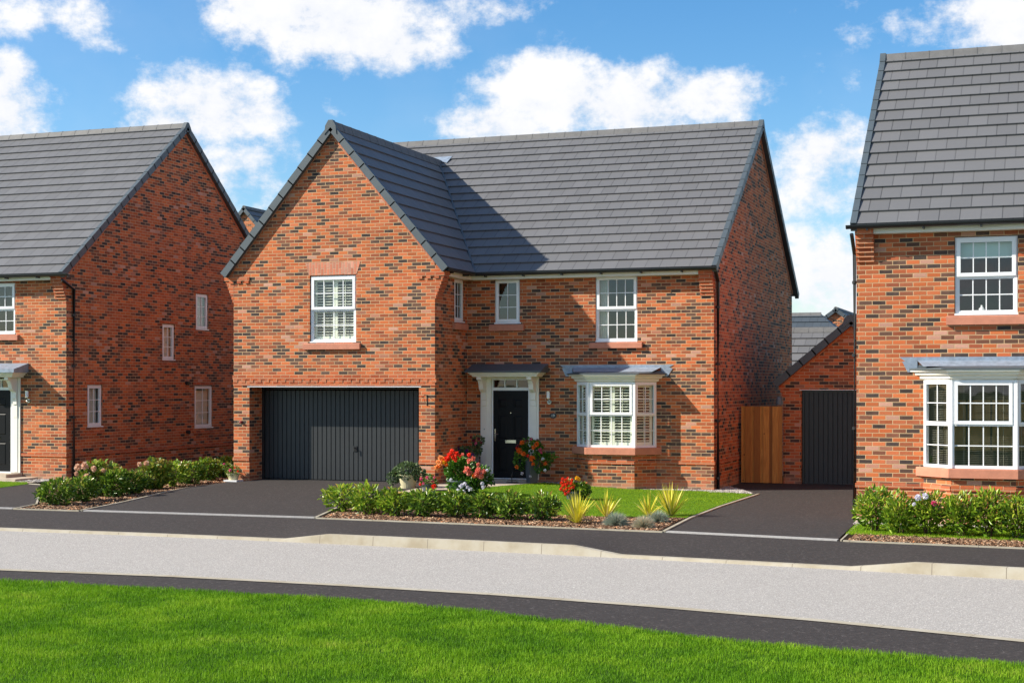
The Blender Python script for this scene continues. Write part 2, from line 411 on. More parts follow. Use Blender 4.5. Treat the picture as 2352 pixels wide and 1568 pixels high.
# ------------------------------------------------------------------ architecture helpers
def wall_faces(mb, fr, u0, u1, z0, z1, holes=(), gable=None, reveal=.13):
    us = sorted({u0, u1, *[h[0] for h in holes], *[h[1] for h in holes]}); zs = sorted({z0, z1, *[h[2] for h in holes], *[h[3] for h in holes]})
    us = [u for u in us if u0 <= u <= u1]; zs = [z for z in zs if z0 <= z <= z1]
    for a, b in zip(us, us[1:]):
        for c, d in zip(zs, zs[1:]):
            mu, mz = (a + b) / 2, (c + d) / 2
            if any(h[0] < mu < h[1] and h[2] < mz < h[3] for h in holes): continue
            mb.face([fr.p(a, c), fr.p(b, c), fr.p(b, d), fr.p(a, d)])
    for h in holes:
        a, b, c, d = h[:4]; r = h[4] if len(h) > 4 else reveal
        for q in ([(a, c, 0), (a, d, 0), (a, d, -r), (a, c, -r)], [(b, c, 0), (b, c, -r), (b, d, -r), (b, d, 0)],
                  [(a, d, 0), (b, d, 0), (b, d, -r), (a, d, -r)], [(a, c, 0), (a, c, -r), (b, c, -r), (b, c, 0)]):
            mb.face([fr.p(*x) for x in q])
    if gable: mb.face([fr.p(u0, z1), fr.p(u1, z1), fr.p(gable[0], gable[1])])

def clip(poly, smin, smax):
    def cut(P, f):
        out = []
        for i in range(len(P)):
            a, b = P[i], P[(i + 1) % len(P)]; fa, fb = f(a), f(b)
            if fa >= 0: out.append(a)
            if (fa > 0 and fb < 0) or (fa < 0 and fb > 0):
                t = fa / (fa - fb); out.append((a[0] + t * (b[0] - a[0]), a[1] + t * (b[1] - a[1])))
        return out
    P = cut(poly, lambda p: p[1] - smin)
    return cut(P, lambda p: smax - p[1]) if len(P) > 2 else []

GA, TT = .385, .036
def roof_plane(mb, o, u, s, polys, s_off=0.0):
    """courses of tiles: polys in (u, s) metres, s measured up the slope"""
    o, u, s = Vector(o), Vector(u).normalized(), Vector(s).normalized(); n = u.cross(s).normalized()
    if n.z < 0: n = -n
    P = lambda a, b, h: o + u * a + s * b + n * h
    for poly in polys:
        smax = max(p[1] for p in poly); k = -1
        while True:
            s0 = k * GA; s1 = s0 + GA; k += 1
            if s0 >= smax: break
            q = clip(poly, s0, s1)
            if len(q) < 3: continue
            # remove near-duplicates
            qq = [p for i, p in enumerate(q) if (abs(p[0] - q[i - 1][0]) + abs(p[1] - q[i - 1][1])) > 1e-5]
            if len(qq) < 3: continue
            off = lambda p: TT * (1 - (p[1] - s0) / GA) + .003
            mb.face([P(p[0], p[1], off(p)) for p in qq], [(p[0], p[1] + 1e-3 if abs(p[1] - s0) < 1e-6 else p[1] - 1e-3) for p in qq])
            for i in range(len(qq)):
                a, b = qq[i], qq[(i + 1) % len(qq)]
                low = abs(a[1] - b[1]) < 1e-6 and abs(a[1] - s0) < 1e-6
                hgt = 0 if low else -.03
                uvs = s0 - .02
                mb.face([P(*a, off(a)), P(*b, off(b)), P(*b, hgt), P(*a, hgt)], [(a[0], uvs), (b[0], uvs), (b[0], uvs), (a[0], uvs)])
    # underside
    for poly in polys:
        mb.face([P(p[0], p[1], -.03) for p in poly][::-1])

def verge(mb, o, u, s, L, out, inn=.06, down=.115, k0=0):
    """stepped verge caps up a slope, o at the eaves end; 'out' is how far proud along -u or +u"""
    o, u, s = Vector(o), Vector(u).normalized(), Vector(s).normalized(); n = u.cross(s).normalized()
    if n.z < 0: n = -n
    P = lambda a, b, h: o + u * a + s * b + n * h
    k = 0
    while k * GA < L - .05:
        s0 = k * GA; s1 = min(L, s0 + GA + .03)
        a0, a1 = sorted((-inn, out))
        t0, t1 = TT + .016, TT + .004
        c = [P(a0, s0, -down), P(a1, s0, -down), P(a1, s1, -down + .0), P(a0, s1, -down), P(a0, s0, t0), P(a1, s0, t0), P(a1, s1, t1), P(a0, s1, t1)]
        # bottom quad ordering for hexa
        mb.hexa([c[0], c[1], c[2], c[3], c[4], c[5], c[6], c[7]])
        k += 1

def ridge(parent, o, d, L, right, name='ridge_tiles', h=.11, w=.14, slope=.85):
    """angled ridge tiles with overlapping collars, laid from o along d"""
    mb = MB(); o, d = Vector(o), Vector(d).normalized(); r = Vector(right).normalized(); z = Vector((0, 0, 1))
    k = 0; seg = .45
    prof = [(-w, -h), (-.055, .045), (0, .062), (.055, .045), (w, -h), (w - .03, -h - .01), (0, .02), (-w + .03, -h - .01)]
    ax = lambda a, s, t: o + d * a + r * s + z * t
    while k * seg < L - .02:
        a0 = k * seg; a1 = min(L, a0 + seg)
        mb.prism(prof, ax, a0 + .004, a1)
        mb.prism([(x * 1.03, y + .006) for x, y in prof], ax, a0 + .002, min(L, a0 + .022))
        k += 1
    return mb.build(name, RIDGEM, parent)

def gutter(parent, fr, u0, u1, z, d=.20, brackets=True, name='gutter'):
    mb = MB(); r = .056; seg = 8
    prof = [(d + r * math.cos(math.pi + a), z + r * math.sin(math.pi + a)) for a in [math.pi * k / seg for k in range(seg + 1)]]
    prof += [(d + (r - .008) * math.cos(-a), z + (r - .008) * math.sin(-a)) for a in [math.pi * k / seg for k in range(seg + 1)]]
    mb.prism(prof, lambda a, s, t: fr.p(a, t, s), u0, u1)
    mb.fbox(fr, u0, u1, z - .004, z + .008, d + r - .012, d + r + .006)
    gobj = mb.build(name, BLACKP, parent)
    if brackets:
        u = u0 + .35
        while u < u1:
            b = MB(); b.fbox(fr, u - .015, u + .015, z - .085, z - .02, .06, d + .02); u += .92
            b.build('gutter_bracket', BLACKP, gobj)
    return gobj

def fascia(parent, fr, u0, u1, z0, z1, d1=.13):
    mb = MB(); mb.fbox(fr, u0, u1, z0, z1, .0, d1); return mb.build('fascia_board', CREAM, parent)

def frame_ring(mb, fr, u0, u1, z0, z1, w, d0, d1, wb=None):
    wb = wb or w
    mb.fbox(fr, u0, u0 + w, z0, z1, d0, d1); mb.fbox(fr, u1 - w, u1, z0, z1, d0, d1)
    mb.fbox(fr, u0 + w, u1 - w, z0, z0 + wb, d0, d1 - .001); mb.fbox(fr, u0 + w, u1 - w, z1 - w, z1, d0, d1 - .001)

def bars(parent, fr, u0, u1, z0, z1, nu, nz, d0, w=.018):
    mb = MB()
    for i in range(1, nu + 1):
        c = u0 + (u1 - u0) * i / (nu + 1); mb.fbox(fr, c - w / 2, c + w / 2, z0, z1, d0, d0 + .012)
    for i in range(1, nz + 1):
        c = z0 + (z1 - z0) * i / (nz + 1); mb.fbox(fr, u0, u1, c - w / 2, c + w / 2, d0 + .001, d0 + .0135)
    mb.build('glazing_bars', UPVC, parent)

def shutters(parent, fr, u0, u1, z0, z1, d, leaves_n=2):
    mb = MB(); W = (u1 - u0) / leaves_n; sw = .055
    mid = z0 + (z1 - z0) * .52
    for k in range(leaves_n):
        a, b = u0 + k * W + .004, u0 + (k + 1) * W - .004
        mb.fbox(fr, a, a + sw, z0, z1, d - .03, d); mb.fbox(fr, b - sw, b, z0, z1, d - .03, d)
        mb.fbox(fr, a + sw, b - sw, z0, z0 + .09, d - .029, d - .001); mb.fbox(fr, a + sw, b - sw, z1 - .07, z1, d - .029, d - .001)
        z = z0 + .12
        while z < z1 - .1:
            # tilted louvre
            q = lambda u, zz, dd_: fr.p(u, z + zz, d + dd_)
            mb.hexa([q(a + sw, -.008, .004), q(b - sw, -.008, .004), q(b - sw, .008, -.044), q(a + sw, .008, -.044),
                     q(a + sw, .006, .006), q(b - sw, .006, .006), q(b - sw, .018, -.042), q(a + sw, .018, -.042)])
            z += .062
        c = (a + b) / 2; mb.fbox(fr, c - .006, c + .006, z0 + .1, z1 - .08, d + .008, d + .018)
    mb.build('shutters', SHUT, parent)

def slat_blind(parent, fr, u0, u1, z0, z1, d, pitch=.03):
    mb = MB(); z = z0
    while z < z1:
        mb.fbox(fr, u0, u1, z, z + .003, d - .02, d); z += pitch
    for u in (u0 + .15, u1 - .15): mb.fbox(fr, u - .003, u + .003, z0, z1, d + .001, d + .004)
    mb.build('venetian_blind', BLINDW, parent)

def room(parent, fr, u0, u1, z0, z1, dep=1.6, mat=None):
    """the room just inside: back wall, floor, ceiling, sides"""
    mb = MB(); a, b, c, d = u0 - .3, u1 + .3, z0 - .6, z1 + .25
    P = fr.p; f, k = -.16, -dep
    mb.face([P(a, c, k), P(b, c, k), P(b, d, k), P(a, d, k)]); mb.face([P(a, c, f), P(b, c, f), P(b, c, k), P(a, c, k)])
    mb.face([P(a, d, f), P(a, d, k), P(b, d, k), P(b, d, f)]); mb.face([P(a, c, f), P(a, c, k), P(a, d, k), P(a, d, f)]); mb.face([P(b, c, f), P(b, d, f), P(b, d, k), P(b, c, k)])
    mb.build('room_interior', mat or ROOMW, parent)

def pane(parent, fr, u0, u1, z0, z1, d):
    mb = MB(); mb.face([fr.p(u0, z0, d), fr.p(u1, z0, d), fr.p(u1, z1, d), fr.p(u0, z1, d)]); return mb.build('glass_pane', GLASS, parent)

def sash_window(house, fr, u0, u1, z0, z1, nu=3, shut=True, d=-.035, label=None, roomy=True, split=.5):
    """two-part window: proud top sash over a fixed lower light"""
    mb = MB(); w = .05
    frame_ring(mb, fr, u0, u1, z0, z1, w, d - .07, d, .06)
    zm = z0 + (z1 - z0) * split
    mb.fbox(fr, u0 + w, u1 - w, zm - .03, zm + .02, d - .069, d - .002)
    mb.fbox(fr, u0 - .01, u1 + .01, z0 - .0, z0 + .028, d - .06, d + .035)      # drip at the foot
    win = mb.build('window', UPVC, house, bevel=.004)
    if label: win['label'] = label
    s = MB(); a, b, c, e = u0 + .025, u1 - .025, zm - .005, z1 - .025
    frame_ring(s, fr, a, b, c, e, .062, d - .03, d + .022); s.build('sash', UPVC, win, bevel=.006)
    pane(win, fr, a + .05, b - .05, c + .05, e - .05, d - .012); bars(win, fr, a + .06, b - .06, c + .06, e - .06, nu, 1, d - .010)
    s = MB(); frame_ring(s, fr, u0 + w, u1 - w, z0 + .06, zm - .03, .02, d - .05, d - .012); s.build('glazing_bead', UPVC, win)
    pane(win, fr, u0 + .06, u1 - .06, z0 + .07, zm - .04, d - .04); bars(win, fr, u0 + .07, u1 - .07, z0 + .08, zm - .05, nu, 1, d - .038)
    if shut: shutters(win, fr, u0 + .05, u1 - .05, z0 + .06, z1 - .06, d - .09)
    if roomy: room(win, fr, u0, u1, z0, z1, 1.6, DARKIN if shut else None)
    return win

def casement(house, fr, u0, u1, z0, z1, nu=1, nz=2, d=-.035, label=None, mat=None):
    mb = MB(); frame_ring(mb, fr, u0, u1, z0, z1, .05, d - .07, d, .07)
    mb.fbox(fr, u0 - .012, u1 + .03, z0 - .0, z0 + .03, d - .06, d + .045)
    win = mb.build('window', UPVC, house, bevel=.004)
    if label: win['label'] = label
    s = MB(); a, b, c, e = u0 + .028, u1 - .028, z0 + .05, z1 - .028
    frame_ring(s, fr, a, b, c, e, .058, d - .03, d + .02); s.build('sash', UPVC, win, bevel=.005)
    pane(win, fr, a + .05, b - .05, c + .05, e - .05, d - .012); bars(win, fr, a + .055, b - .055, c + .055, e - .055, nu, nz, d - .010, .016)
    if mat:
        m = MB(); m.fbox(fr, u0 + .05, u1 - .05, z0 + .07, z1 - .06, d - .12, d - .11); m.build('blind', mat, win)
    room(win, fr, u0, u1, z0, z1, 1.0)
    return win

def sill(parent, fr, u0, u1, z0, z1, proud=.07):
    mb = MB(); P = fr.p
    mb.hexa([P(u0, z0, proud), P(u1, z0, proud), P(u1, z0, -.02), P(u0, z0, -.02), P(u0, z1 - .02, proud), P(u1, z1 - .02, proud), P(u1, z1 + .0, -.02), P(u0, z1 + .0, -.02)])
    return mb.build('window_sill', STONE, parent, bevel=.006)

def string_course(parent, fr, u0, u1, z=.57, h=.075, proud=.022):
    mb = MB(); mb.fbox(fr, u0, u1, z, z + h, .001, proud); return mb.build('string_course', BRICKR, parent)

def corbel(parent, fr, u0, u1, ztop, n=8, proud=.19, side=0):
    """brick corbel stepping forward under the eaves; frame n is the direction it steps towards"""
    mb = MB()
    for k in range(n):
        z1 = ztop - k * .075; e = proud * (1 - (k / n)) ** 1.0
        mb.fbox(fr, u0, u1, z1 - .075, z1 - (.0 if k == 0 else .001), -.001 if True else 0, max(.012, e))
    return mb.build('corbel', BRICKR, parent)

def downpipe(parent, x, y, z0, z1, top=None, r=.038):
    mb = MB()
    path = [(x, y, z0), (x, y, z1)]
    if top: path += [top]
    mb.tube(path, r, 12); dp = mb.build('downpipe', BLACKP, parent, smoothf=True)
    z = z0 + .3
    while z < z1:
        b = MB(); b.lathe((x, y, z), [(r, 0), (r + .009, 0), (r + .009, .05), (r, .05)], 12); z += 1.25
        b.build('pipe_clip', BLACKP, dp)
    return dp

def panel_door(parent, fr, u0, u1, z0, z1, d):
    """six-panel black door"""
    mb = MB(); W, H = u1 - u0, z1 - z0
    mb.fbox(fr, u0, u1, z0, z1, d - .04, d - .012)
    cols = [(.15, .42), (.58, .85)]; rows = [(.07, .36), (.44, .72), (.80, .91)]
    us = [0, .15, .42, .58, .85, 1]
    for a, b in ((0, .15), (.42, .58), (.85, 1)): mb.fbox(fr, u0 + a * W, u0 + b * W, z0, z1, d - .013, d)
    for (a, b) in cols:
        zz = [0] + [v for r in rows for v in r] + [1]
        for c, e in zip(zz[0::2], zz[1::2]): mb.fbox(fr, u0 + a * W, u0 + b * W, z0 + c * H, z0 + e * H, d - .013, d - .0005)
        for c, e in rows:
            A, B, C, E = u0 + a * W + .025, u0 + b * W - .025, z0 + c * H + .025, z0 + e * H - .025; k = .02; P = fr.p
            mb.hexa([P(A, C, d - .012), P(B, C, d - .012), P(B, E, d - .012), P(A, E, d - .012), P(A + k, C + k, d - .003), P(B - k, C + k, d - .003), P(B - k, E - k, d - .003), P(A + k, E - k, d - .003)])
    door = mb.build('front_door', DOORB, parent, bevel=.002)
    m = MB(); c = (u0 + u1) / 2; zl = z0 + H * .40
    m.fbox(fr, c - .13, c + .13, zl, zl + .07, d, d + .012); m.fbox(fr, c - .11, c + .11, zl + .02, zl + .05, d + .012, d + .02); m.build('letterbox', CHROME, door, bevel=.003)
    m = MB(); m.fbox(fr, u0 + .035, u0 + .065, z0 + H * .42, z0 + H * .56, d, d + .012); m.tube([fr.p(u0 + .05, z0 + H * .50, d + .01), fr.p(u0 + .05, z0 + H * .50, d + .05), fr.p(u0 + .15, z0 + H * .50, d + .05)], .009, 8)
    m.build('door_handle', CHROME, door)
    m = MB(); m.tube([fr.p(c, z0 + H * .745, d), fr.p(c, z0 + H * .745, d + .008)], .012, 10); m.build('spyhole', CHROME, door)
    return door

def cornice(parent, pts, z0, z1, flare, name='cornice', mat=None, prof=None):
    """moulded fascia following a plan line (list of xy); flares outwards going up"""
    mb = MB(); prof = prof or [(0, 0), (.25, .12), (.30, .38), (.62, .5), (.66, .74), (1, .82), (1, 1)]
    n = len(pts); P = [Vector((x, y, 0)) for x, y in pts]
    cen = sum(P, Vector()) / n
    def offs(f):
        out = []
        for i in range(n):
            d0 = (P[i] - P[i - 1]).normalized() if i > 0 else (P[1] - P[0]).normalized()
            d1 = (P[i + 1] - P[i]).normalized() if i < n - 1 else d0
            n0 = Vector((d0.y, -d0.x, 0)); n1 = Vector((d1.y, -d1.x, 0)); m = (n0 + n1).normalized(); q = m / max(.4, m.dot(n0))
            if i == 0 or i == n - 1:
                # ends slide along the wall
                ed = Vector((-1 if i == 0 else 1, 0, 0)); q = n0 if abs(n0.dot(ed)) < .05 else ed / max(.35, abs(n0.dot(ed)))
            out.append(P[i] + q * f * flare)
        return out
    rows = [[Vector((p.x, p.y, z0 + (z1 - z0) * b)) for p in offs(a)] for a, b in prof]
    for r0, r1 in zip(rows, rows[1:]):
        for i in range(n - 1): mb.face([r0[i], r0[i + 1], r1[i + 1], r1[i]])
    mb.face(rows[-1]); mb.face(rows[0][::-1])
    return mb.build(name, mat or CREAM, parent)

def flat_gable_roof(house, x0, x1, ye, yr, ze, zr, back=True, left_cap=True, right_cap=True, over=.09, cut=None, yb=None):
    """ridge parallel to X; ye eaves (tile edge) y, yr ridge y"""
    run, rise = yr - ye, zr - ze; L = math.hypot(run, rise)
    s = Vector((0, run, rise)).normalized()
    polys = cut(L) if cut else [[(x0 - over, 0), (x1 + over, 0), (x1 + over, L), (x0 - over, L)]]
    mb = MB(); roof_plane(mb, (0, ye, ze), (1, 0, 0), s, polys)
    yb = yb or (2 * yr - ye); Lb = L
    sb = Vector((0, -run, rise)).normalized()
    roof_plane(mb, (0, yb, ze), (1, 0, 0), sb, [[(x0 - over, 0), (x1 + over, 0), (x1 + over, L), (x0 - over, L)]])
    rf = mb.build('roof', TILE, house)
    ridge(rf, (x0 - over - .02, yr, zr + .03), (1, 0, 0), x1 - x0 + 2 * over + .04, (0, 1, 0))
    for side, on in ((-1, left_cap), (1, right_cap)):
        if not on: continue
        v = MB(); xx = x0 - over if side < 0 else x1 + over
        a = dict(out=side * .035, inn=side * .05 if False else side * .05)
        v1 = MB()
        verge(v1, (xx, ye, ze), (1, 0, 0), s, L, side * .035, side * .07); verge(v1, (xx, yb, ze), (1, 0, 0), sb, L, side * .035, side * .07)
        # cap where the two slopes meet
        v1.prism([(-.17, -.2), (-.17, -.08), (-.05, .10), (.05, .10), (.17, -.08), (.17, -.2), (0, -.02)], lambda a_, s_, t_: Vector((a_, yr + s_, zr + t_)), min(xx - side * .07, xx + side * .04), max(xx - side * .07, xx + side * .04))
        v1.build('verge_caps', CAPM, rf)
    return rf

def verge_course(parent, fr, ue, ze, ua, za, w=.10):
    """row of headers running up under the verge, on both slopes"""
    mb = MB()
    for (a, b, c, d) in ((ue[0], ze, ua, za), (ua, za, ue[1], ze)):
        L = math.hypot(c - a, d - b); P = fr.p
        sgn = 1
        q = [P(a, b - w * 1.5, .018), P(c, d - w * 1.5, .018), P(c, d, .018), P(a, b, .018)]
        mb.face(q, [(0, .02), (L, .02), (L, .4), (0, .4)])
        mb.face([P(a, b - w * 1.5, .0), P(c, d - w * 1.5, .0), P(c, d - w * 1.5, .018), P(a, b - w * 1.5, .018)], [(0, .02), (L, .02), (L, .05), (0, .05)])
    return mb.build('verge_brickwork', HEADER, parent)

# ================================================================== MAIN HOUSE
H = thing('brick_house', 'middle red brick house with a tall front gable over a wide anthracite garage door', 'house', (0, 0, 0))
FG = Fr((0, 0, 0), (1, 0, 0), (0, -1, 0))              # garage wing front, u = x
FM = Fr((0, 1.91, 0), (1, 0, 0), (0, -1, 0))           # main front
FRt = Fr((5.05, 0, 0), (0, 1, 0), (1, 0, 0))           # wing return wall, u = y
FS = Fr((10.86, 0, 0), (0, 1, 0), (1, 0, 0))           # right side wall, u = y
W1 = (5.74, 6.35, 3.72, 4.74); W2 = (8.16, 9.13, 3.28, 4.76)
DOORH = (5.62, 6.62, .12, 2.5, .10)
BAYH = (7.80, 9.50, .95, 2.36, .1)
mb = MB()
wall_faces(mb, FG, 0, 5.05, -.2, 5.06, [(.41, 4.67, -.2, 2.285, .72), (1.97, 3.13, 3.27, 4.79)], (2.525, 8.03))
wall_faces(mb, FM, 5.05, 10.86, -.3, 4.90, [W1, W2, DOORH, BAYH])
wall_faces(mb, FRt, 0, 1.91, -.2, 4.90, [(1.14, 1.73, 3.74, 4.74)])
wall_faces(mb, FS, 1.91, 12.15, -.4, 4.95, [], (7.13, 8.73))
mb.face([(0, 12.15, -.3), (0, 0, -.3), (0, 0, 5.06), (0, 12.15, 5.06)]); mb.face([(0, 0, 5.06), (0, 7.13, 8.73), (0, 12.15, 5.06)])
mb.face([(10.86, 12.15, -.3), (0, 12.15, -.3), (0, 12.15, 4.9), (10.86, 12.15, 4.9)])
walls = mb.build('wall', BRICK, H)
# garage floor/back so that the opening is closed
# roofs
YE, YR, ZE, ZR = 1.62, 7.13, 4.87, 8.87
k = (ZR - ZE) / (YR - YE); Lm = math.hypot(YR - YE, ZR - ZE); cs = (YR - YE) / Lm
XA, ZA, XEr = 2.555, 8.17, 5.36            # wing apex
kw = (ZA - ZE) / (XEr - XA)
yv = YE + (ZA - ZE) / k; sa = (yv - YE) / cs
def cut(L):
    return [[(XEr, 0), (10.95, 0), (10.95, L), (XA, L), (XA, sa)], [(-.05, .4), (XA, sa), (XA, L), (-.05, L)]]
rf = flat_gable_roof(H, 0, 10.86, YE, YR, ZE, ZR, left_cap=False, cut=cut)
mb = MB()
Lw = math.hypot(XEr - XA, ZA - ZE)
roof_plane(mb, (XEr, 0, ZE), (0, 1, 0), (-(XEr - XA), 0, ZA - ZE), [[(-.075, 0), (YE, 0), (yv, Lw), (-.075, Lw)]])
XEl = 2 * XA - XEr
roof_plane(mb, (XEl, 0, ZE), (0, 1, 0), ((XEr - XA), 0, ZA - ZE), [[(-.075, 0), (YE, 0), (yv, Lw), (-.075, Lw)]])
rw = mb.build('roof', TILE, H); rw['label'] = 'steep roof over the front gable'
ridge(rw, (XA, -.10, ZA + .035), (0, 1, 0), yv + .15, (1, 0, 0), w=.13, h=.15)
v = MB()
sw = Vector((-(XEr - XA), 0, ZA - ZE)); swl = Vector((XEr - XA, 0, ZA - ZE))
verge(v, (XEr, -.075, ZE), (0, 1, 0), sw, Lw, -.045, -.07, .115)
verge(v, (XEl, -.075, ZE), (0, 1, 0), swl, Lw, -.045, -.07, .115)
v.prism([(-.15, -.22), (-.13, -.02), (-.05, .105), (.05, .105), (.13, -.02), (.15, -.22), (0, -.06)], lambda a_, s_, t_: Vector((XA + s_, a_, ZA + t_)), -.135, -.02)
v.build('verge_caps', CAPM, rw)
# valley lining
v = MB(); a = Vector((XEr, YE, ZE + .02)); b = Vector((XA, yv, ZA + .02)); up = Vector((0, 0, .035))
v.tube([a + up * .4, b + up * .4], .03, 6); v.build('valley_lining', CAPM, rf)
mz = lambda x_, y_, e_=.055: (x_, y_, ZE + (y_ - YE) * k + e_)
v = MB(); v.face([mz(XA + .06, yv - .02, .07), mz(XA + .26, yv - .10), mz(XA + .30, yv + .20), mz(XA - .28, yv + .20), mz(XA - .24, yv - .10)]); v.build('lead_saddle', LEAD, rf)
verge_course(H, FG, (0.0, 5.05), 5.06, 2.525, 8.03, .07)
fs2 = verge_course(H, FS, (1.91, 12.15), 4.95, 7.13, 8.73, .06)
# eaves details
fascia(H, FM, 5.22, 10.56, 4.735, 4.88, .17); gutter(H, FM, 5.25, 10.98, 4.868, .28)
fascia(H, FRt, .02, 1.74, 4.735, 4.88, .17); gutter(H, FRt, -.05, 1.63, 4.868, .30)
# corbels at the wing eaves (step sideways) and at the right-hand corner (steps forward)
def gable_corbel(parent, xs, sgn, zt, y0=-.0, n=8, proud=.24, depth=.32):
    mb = MB()
    for i in range(n):
        z1 = zt - i * .075; e = max(.012, proud * (1 - i / n)); a, b = sorted((xs - sgn * .002, xs + sgn * e))
        mb.box(a, b, y0 - .003, y0 + depth, z1 - .075, z1 - .0008)
    mb.build('corbel', BRICKR, parent)
    m = MB(); a, b = sorted((xs - sgn * .42, xs + sgn * .235))
    m.box(a, b, y0 - .024, y0 - .0125, zt - .10, zt - .01)
    for j in range(3):
        c = xs - sgn * (.40 - j * .2); a, b = sorted((c, c + sgn * .105)); m.box(a, b, y0 - .024, y0 - .0125, zt - .165, zt - .1005)
    m.build('dentil_band', BRICKR, parent)
    # brick infill between corbel and verge
    q = MB(); q.face([(xs, y0 - .004, zt), (xs + sgn * proud, y0 - .004, zt), (xs + sgn * proud, y0 - .004, zt + .02), (xs, y0 - .004, zt + .02 + proud * kw)]); q.build('corbel_infill', BRICKR, parent)
gable_corbel(H, 5.05, 1, 4.82); gable_corbel(H, 0, -1, 4.82)
corbel(H, FM, 10.56, 10.86, 4.87, 8, .24)
m = MB(); m.fbox(FS, 1.67, 1.92, 4.3, 4.8, -.001, .0); 
# garage band
mb = MB(); mb.fbox(FG, -.02, 5.07, 2.445, 2.54, .001, .022)
u = -.0
while u < 5.0:
    mb.fbox(FG, u, u + .11, 2.375, 2.4445, .001, .0215); u += .2075
mb.fbox(FG, -.01, 5.06, 2.30, 2.444, .001, .012)
mb.build('dentil_band', BRICKR, H)
mb = MB(); mb.fbox(FG, .36, 4.72, 2.270, 2.286, -.08, .012); mb.build('lintel_strip', UPVC, H)
string_course(H, FG, -.02, .41); string_course(H, FG, 4.67, 5.07)
string_course(H, FRt, 0, 1.888); string_course(H, FM, 6.84, 7.74); string_course(H, FM, 9.56, 10.88); string_course(H, FS, 1.91, 12.15)
# flat arch over the gable window
mb = MB(); P = FG.p; d = .006
mb.face([P(1.955, 4.80, d), P(3.145, 4.80, d), P(3.25, 5.09, d), P(1.85, 5.09, d)]); mb.build('flat_arch', SOLD, H)
sill(H, FG, 1.83, 3.25, 3.12, 3.262, .075); sill(H, FM, 8.03, 9.25, 3.14, 3.272, .075); sill(H, FM, 5.62, 6.46, 3.56, 3.712, .075); sill(H, FRt, 1.03, 1.86, 3.58, 3.73, .06)
sash_window(H, FG, 1.98, 3.12, 3.275, 4.78, label='sash window with cream shutters in the gable')
casement(H, FM, W1[0], W1[1], W1[2], W1[3], label='small six pane window above the front door')
casement(H, FRt, 1.15, 1.72, 3.745, 4.735, label='narrow window on the shaded side of the gable')
w = sash_window(H, FM, W2[0], W2[1], W2[2], W2[3], shut=False, label='upstairs sash window with pale curtains', roomy=False)
mb = MB()
for (a, b) in ((8.2, 8.42),):
    n = 9
    for i in range(n):
        u0 = a + (b - a) * i / n; mb.hexa([FM.p(u0, 3.34, -.16 - .03 * (i % 2)), FM.p(u0 + (b - a) / n, 3.34, -.16 - .03 * ((i + 1) % 2)), FM.p(u0 + (b - a) / n, 3.34, -.20), FM.p(u0, 3.34, -.20)] +
                [FM.p(u0, 4.70, -.16 - .03 * (i % 2)), FM.p(u0 + (b - a) / n, 4.70, -.16 - .03 * ((i + 1) % 2)), FM.p(u0 + (b - a) / n, 4.70, -.20), FM.p(u0, 4.70, -.20)])
mb.fbox(FM, 9.02, 9.09, 3.34, 4.70, -.2, -.17)
mb.build('curtain', CURT, w); room(w, FM, W2[0], W2[1], W2[2], W2[3], 1.5, ROOMW)
# garage door
GD = Fr((0, .60, 0), (1, 0, 0), (0, -1, 0))
mb = MB(); n = 36; a0, a1 = .47, 4.61; z0, z1 = .14, 2.19; pw = (a1 - a0) / n
for i in range(n):
    u0 = a0 + i * pw; g1 = .010; P = GD.p
    for (ua, ub, da, db) in ((u0, u0 + g1, -.03, -.03), (u0 + g1, u0 + g1 + .006, -.03, -.010), (u0 + g1 + .006, u0 + pw - .006, -.010, -.010), (u0 + pw - .006, u0 + pw, -.010, -.03)):
        mb.face([P(ua, z0, da), P(ub, z0, db), P(ub, z1, db), P(ua, z1, da)])
gdoor = mb.build('garage_door', GARD, H)
mb = MB(); frame_ring(mb, GD, .405, 4.675, .08, 2.284, .065, -.06, .02, .05); mb.build('door_frame', BLACKP, gdoor)
mb = MB(); mb.fbox(GD, 2.77, 2.86, .80, .92, -.01, .01); mb.tube([GD.p(2.815, .88, .01), GD.p(2.815, .88, .05)], .012, 8); mb.fbox(GD, 2.805, 2.825, .79, .90, .05, .065); mb.build('door_handle', BLACKP, gdoor)
mb = MB(); mb.box(.41, 4.67, .02, .75, .02, .118); mb.build('garage_threshold', ASPH, H)

# front door, surround, canopy
DF = Fr((0, 1.91, 0), (1, 0, 0), (0, -1, 0))
mb = MB(); mb.fbox(DF, 5.40, 5.66, .16, 2.50, .001, .035); mb.fbox(DF, 6.60, 6.82, .16, 2.50, .001, .035); mb.fbox(DF, 5.66, 6.60, 2.47, 2.5, .001, .034)
mb.fbox(DF, 5.44, 5.56, .18, 2.48, .036, .046); mb.fbox(DF, 6.66, 6.77, .18, 2.48, .036, .046)
sur = mb.build('door_surround', CREAM, H, bevel=.004)
mb = MB(); mb.fbox(DF, 5.62, 5.69, .18, 2.47, -.10, -.02); mb.fbox(DF, 6.55, 6.62, .18, 2.47, -.10, -.02); mb.fbox(DF, 5.69, 6.55, 2.19, 2.26, -.1, -.021); mb.fbox(DF, 5.69, 6.55, 2.43, 2.47, -.1, -.021)
mb.fbox(DF, 5.96, 5.985, 2.26, 2.43, -.08, -.03); mb.fbox(DF, 6.255, 6.28, 2.26, 2.43, -.08, -.03); mb.fbox(DF, 5.62, 6.62, .14, .18, -.1, .05)
fd = mb.build('door_frame', UPVC, H, bevel=.003)
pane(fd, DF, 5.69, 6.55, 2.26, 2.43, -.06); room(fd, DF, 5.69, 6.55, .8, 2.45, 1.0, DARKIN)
panel_door(H, DF, 5.69, 6.55, .18, 2.19, -.03)
